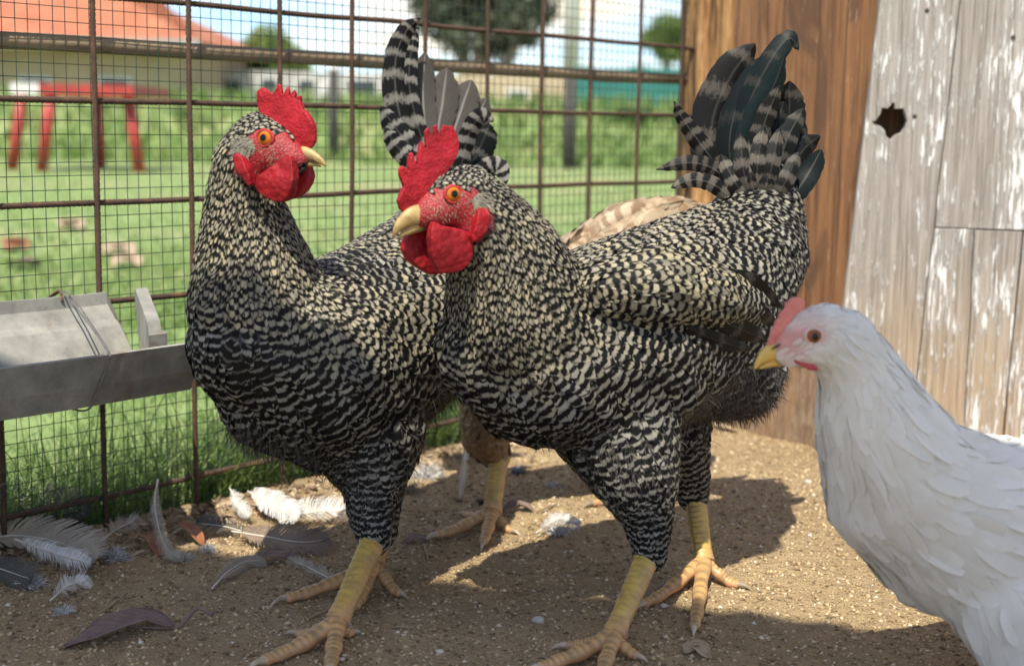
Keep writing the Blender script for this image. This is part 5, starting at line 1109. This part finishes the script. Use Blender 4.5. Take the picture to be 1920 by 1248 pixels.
shed('shed_feather', [(298, 985, .05), (292, 1010, .03), (310, 1045, .008), (345, 1062)], .016, M_ft, 'thin bent cream feather propped against the fence', .004, .8, .7)
shed('shed_feather', [(432, 955, .02), (445, 970, .014), (468, 985, .004)], .016, M_fw, 'small white feather caught in the wire mesh', .004, .4, .7)
shed('shed_feather', [(876, 850, .035), (872, 890, .015), (862, 950, .0)], .011, M_ft, 'slender straw feather leaning on the fence behind the birds', .002, .4, .4)
shed('shed_feather', [(30, 1060, .02), (100, 1075, .012), (170, 1085, .008)], .022, M_fw, 'ragged white feather on top of the large tan feather', .006, .5, 1.0)
shed('shed_feather', [(95, 1140), (130, 1120, .004), (165, 1112, .004)], .020, M_fw, 'torn white feather at the edge of the litter heap', .006, .5, 1.1)
shed('shed_feather', [(1005, 1010), (1045, 998, .004), (1085, 1002)], .018, M_fw, 'small white feather on bare soil behind the two roosters', .008, .8, 1.0)
shed('shed_feather', [(190, 1040, .004), (225, 1025, .012), (260, 1020, .02)], .022, M_ft, 'crumpled beige feather against the fence foot', .006, .6, 1.0)
for q in ((60, 1100, .020, 160, M_fw, 'grey-white down heaped below the trough'), (215, 1050, .022, 180, M_fw, 'wispy pale down beside the crumpled beige feather'), (120, 1150, .014, 90, M_fw, 'thin white down at the front of the litter heap'), (345, 1050, .014, 100, M_fw, 'small cream down tuft between rust leaves'),
          (800, 895, .030, 260, M_fw, 'upright white down tuft against the fence behind the birds'), (765, 925, .024, 200, M_ft, 'straw-coloured down pile beside the upright white tuft'), (1038, 915, .016, 130, M_fw, 'small white down tuft near the hidden hen'), (1048, 1004, .018, 170, M_fw, 'curled white down on bare soil between the legs'),
          (1135, 942, .012, 60, M_fw, 'faint wisp of down beside the feathered thigh'), (600, 950, .022, 160, M_ft, 'shaggy cream down at the fence foot beside the grass'), (905, 950, .014, 70, M_fd, 'dark fuzzy down behind the hidden hen\'s foot'), (560, 960, .020, 150, M_fw, 'white down mound behind the fluffy white feather'), (390, 1035, .014, 90, M_fw, 'tiny white down tuft under the dark grey feather')): tuft(*q)
leaf([(325, 1183), (270, 1180, .006), (200, 1200, .006), (122, 1215)], .042, M_lf1, 'large purple-brown dry leaf with a curved stalk on open soil', .5, [(345, 1175), (370, 1160, .006), (398, 1166, .004)])
leaf([(262, 1020, .006), (285, 1030, .008), (300, 1046)], .022, M_lf2, 'rusty orange leaf against the wire mesh', .8)
leaf([(335, 1000, .01), (360, 1012, .008), (382, 1030)], .018, M_lf2, 'reddish brown leaf beside the dark grey feather', .9)
leaf([(455, 1055), (520, 1050, .004), (575, 1052)], .020, M_lf1, 'narrow brown leaf under the broad brown feather', .4)
leaf([(940, 970), (970, 962, .004), (1000, 968)], .018, M_lf1, 'small dark curled leaf behind the hidden hen\'s foot', .9)
leaf([(1283, 1228), (1305, 1222, .003), (1328, 1240)], .020, M_lf3, 'small torn tan leaf in front of the barred thigh', .3)
leaf([(1310, 800), (1350, 805, .004), (1385, 812)], .016, M_lf3, 'pale leaf scrap at the foot of the brown boards', .4)
leaf([(755, 1020), (780, 1014, .002), (800, 1020)], .012, M_lf1, 'tiny brown leaf between the yellow feet', .4)
for q in (([(20, 492), (45, 500, .01), (75, 498)], .10, M_lf1, 'dark dead leaf lying out on the lawn'), ([(195, 478), (225, 470, .01), (250, 480)], .09, M_lf3, 'pale dead leaf on the lawn beyond the fence bar'), ([(212, 500), (240, 492, .01), (262, 500)], .08, M_lf3, 'tan curled leaf on the lawn next to a pale one'), ([(118, 428), (132, 424, .01), (150, 430)], .12, M_lf3, 'tan leaf on the lawn in front of the red table'), ([(15, 470), (30, 462, .01), (48, 468)], .09, M_lf2, 'reddish leaf on the lawn behind the dark dead leaf')): leaf(*q)
# twigs and a stone
M_twig = m_simple('twig', (.30, .22, .13), .8, .3, 60)
for (x0, y0, x1, y1, lab) in ((580, 1165, 622, 1146, 'short pale twig beside the yellow toes'), (795, 1022, 803, 1050, 'tiny white stick near the hidden hen\'s foot'), (1005, 968, 1045, 955, 'thin brown twig by the dark curled leaf'), (735, 1180, 770, 1184, 'flat dark twig between the two roosters'), (195, 1150, 240, 1115, 'brown twig sticking from the litter heap')):
    a, c = g3(x0, y0, .002), g3(x1, y1, .003); v, f = loft([a, a.lerp(c, .5) + Vector((0, 0, .001)), c], [.0011, .0014, .0008], seg=7); tag(mobj('twig', v, f, M_twig), lab, 'twig')
M_stone = m_simple('slate_stone', (.085, .095, .115), .6, .3, 60)
def stone(px, py, r, m, lab):
    c = g3(px, py, r * .35); V = [c + Vector(v) * r * (1 + .25 * noise.noise(Vector(v) * 1.7 + Vector((px, 0, 0)))) * 1.0 for v in ICO_V]; V = [Vector((p.x, p.y, c.z + (p.z - c.z) * .6)) for p in V]
    tag(mobj('stone', V, [tuple(f) for f in ICO_F], m), lab, 'stone', 'stones on the pen floor')
stone(972, 886, .011, M_stone, 'rounded blue-grey stone near the fence foot')
M_st2 = m_simple('pale_stone', (.50, .44, .36), .8, .25, 80)
for q in ((1010, 1160, .007, 'knobbly pale stone between the two roosters'), (1245, 1138, .004, 'tiny white pebble beside the lit yellow toe'), (1515, 905, .006, 'pale crumbly stone by the brown boards'), (640, 1240, .0035, 'tiny pale pebble at the scaly foot'), (825, 1225, .004, 'small white pebble on shaded soil'), (1180, 1160, .004, 'small pale pebble behind the standing leg')): stone(q[0], q[1], q[2], M_st2, q[3])
# crumbs of bark and chips at the fence foot
def m_chip():
    b = NB('bark_chip'); b.col(b.ramp(b.attr('rnd'), (0, (.10, .06, .035)), (.6, (.27, .18, .10)), (1, (.46, .36, .24)))); b.set(Roughness=.85); return b.m
M_chip = m_chip(); n = 1400; u = rng.uniform(-.35, .95, n); d = np.abs(rng.normal(0, .05, n)) + .01
P = np.column_stack([FA.x + FD.x * u + FN.x * d, FA.y + FD.y * u + FN.y * d]); a = rng.uniform(0, 6.28, n); l_ = rng.uniform(.003, .012, n); w_ = l_ * rng.uniform(.15, .5, n)
z = np.array([gz(*p) for p in P]) + rng.uniform(.0005, .006, n); dx = np.column_stack([np.cos(a), np.sin(a), rng.normal(0, .3, n)]) * l_[:, None]; sx = np.column_stack([-np.sin(a), np.cos(a), rng.normal(0, .3, n)]) * w_[:, None]
C = np.column_stack([P, z]); V = np.stack([C - dx, C + sx, C + dx, C - sx, C + np.array([0, 0, .0012])], 1).reshape(-1, 3); fc = np.array([[0, 1, 4], [1, 2, 4], [2, 3, 4], [3, 0, 4]])
tag(bulk('chaff', V, (fc[None] + (np.arange(n) * 5)[:, None, None]).reshape(-1, 3), M_chip, attrs={'rnd': np.repeat(rng.uniform(0, 1, n), 5)}, smooth=False), 'crumbs of bark and dry chaff along the fence foot', 'chaff', kind='stuff')
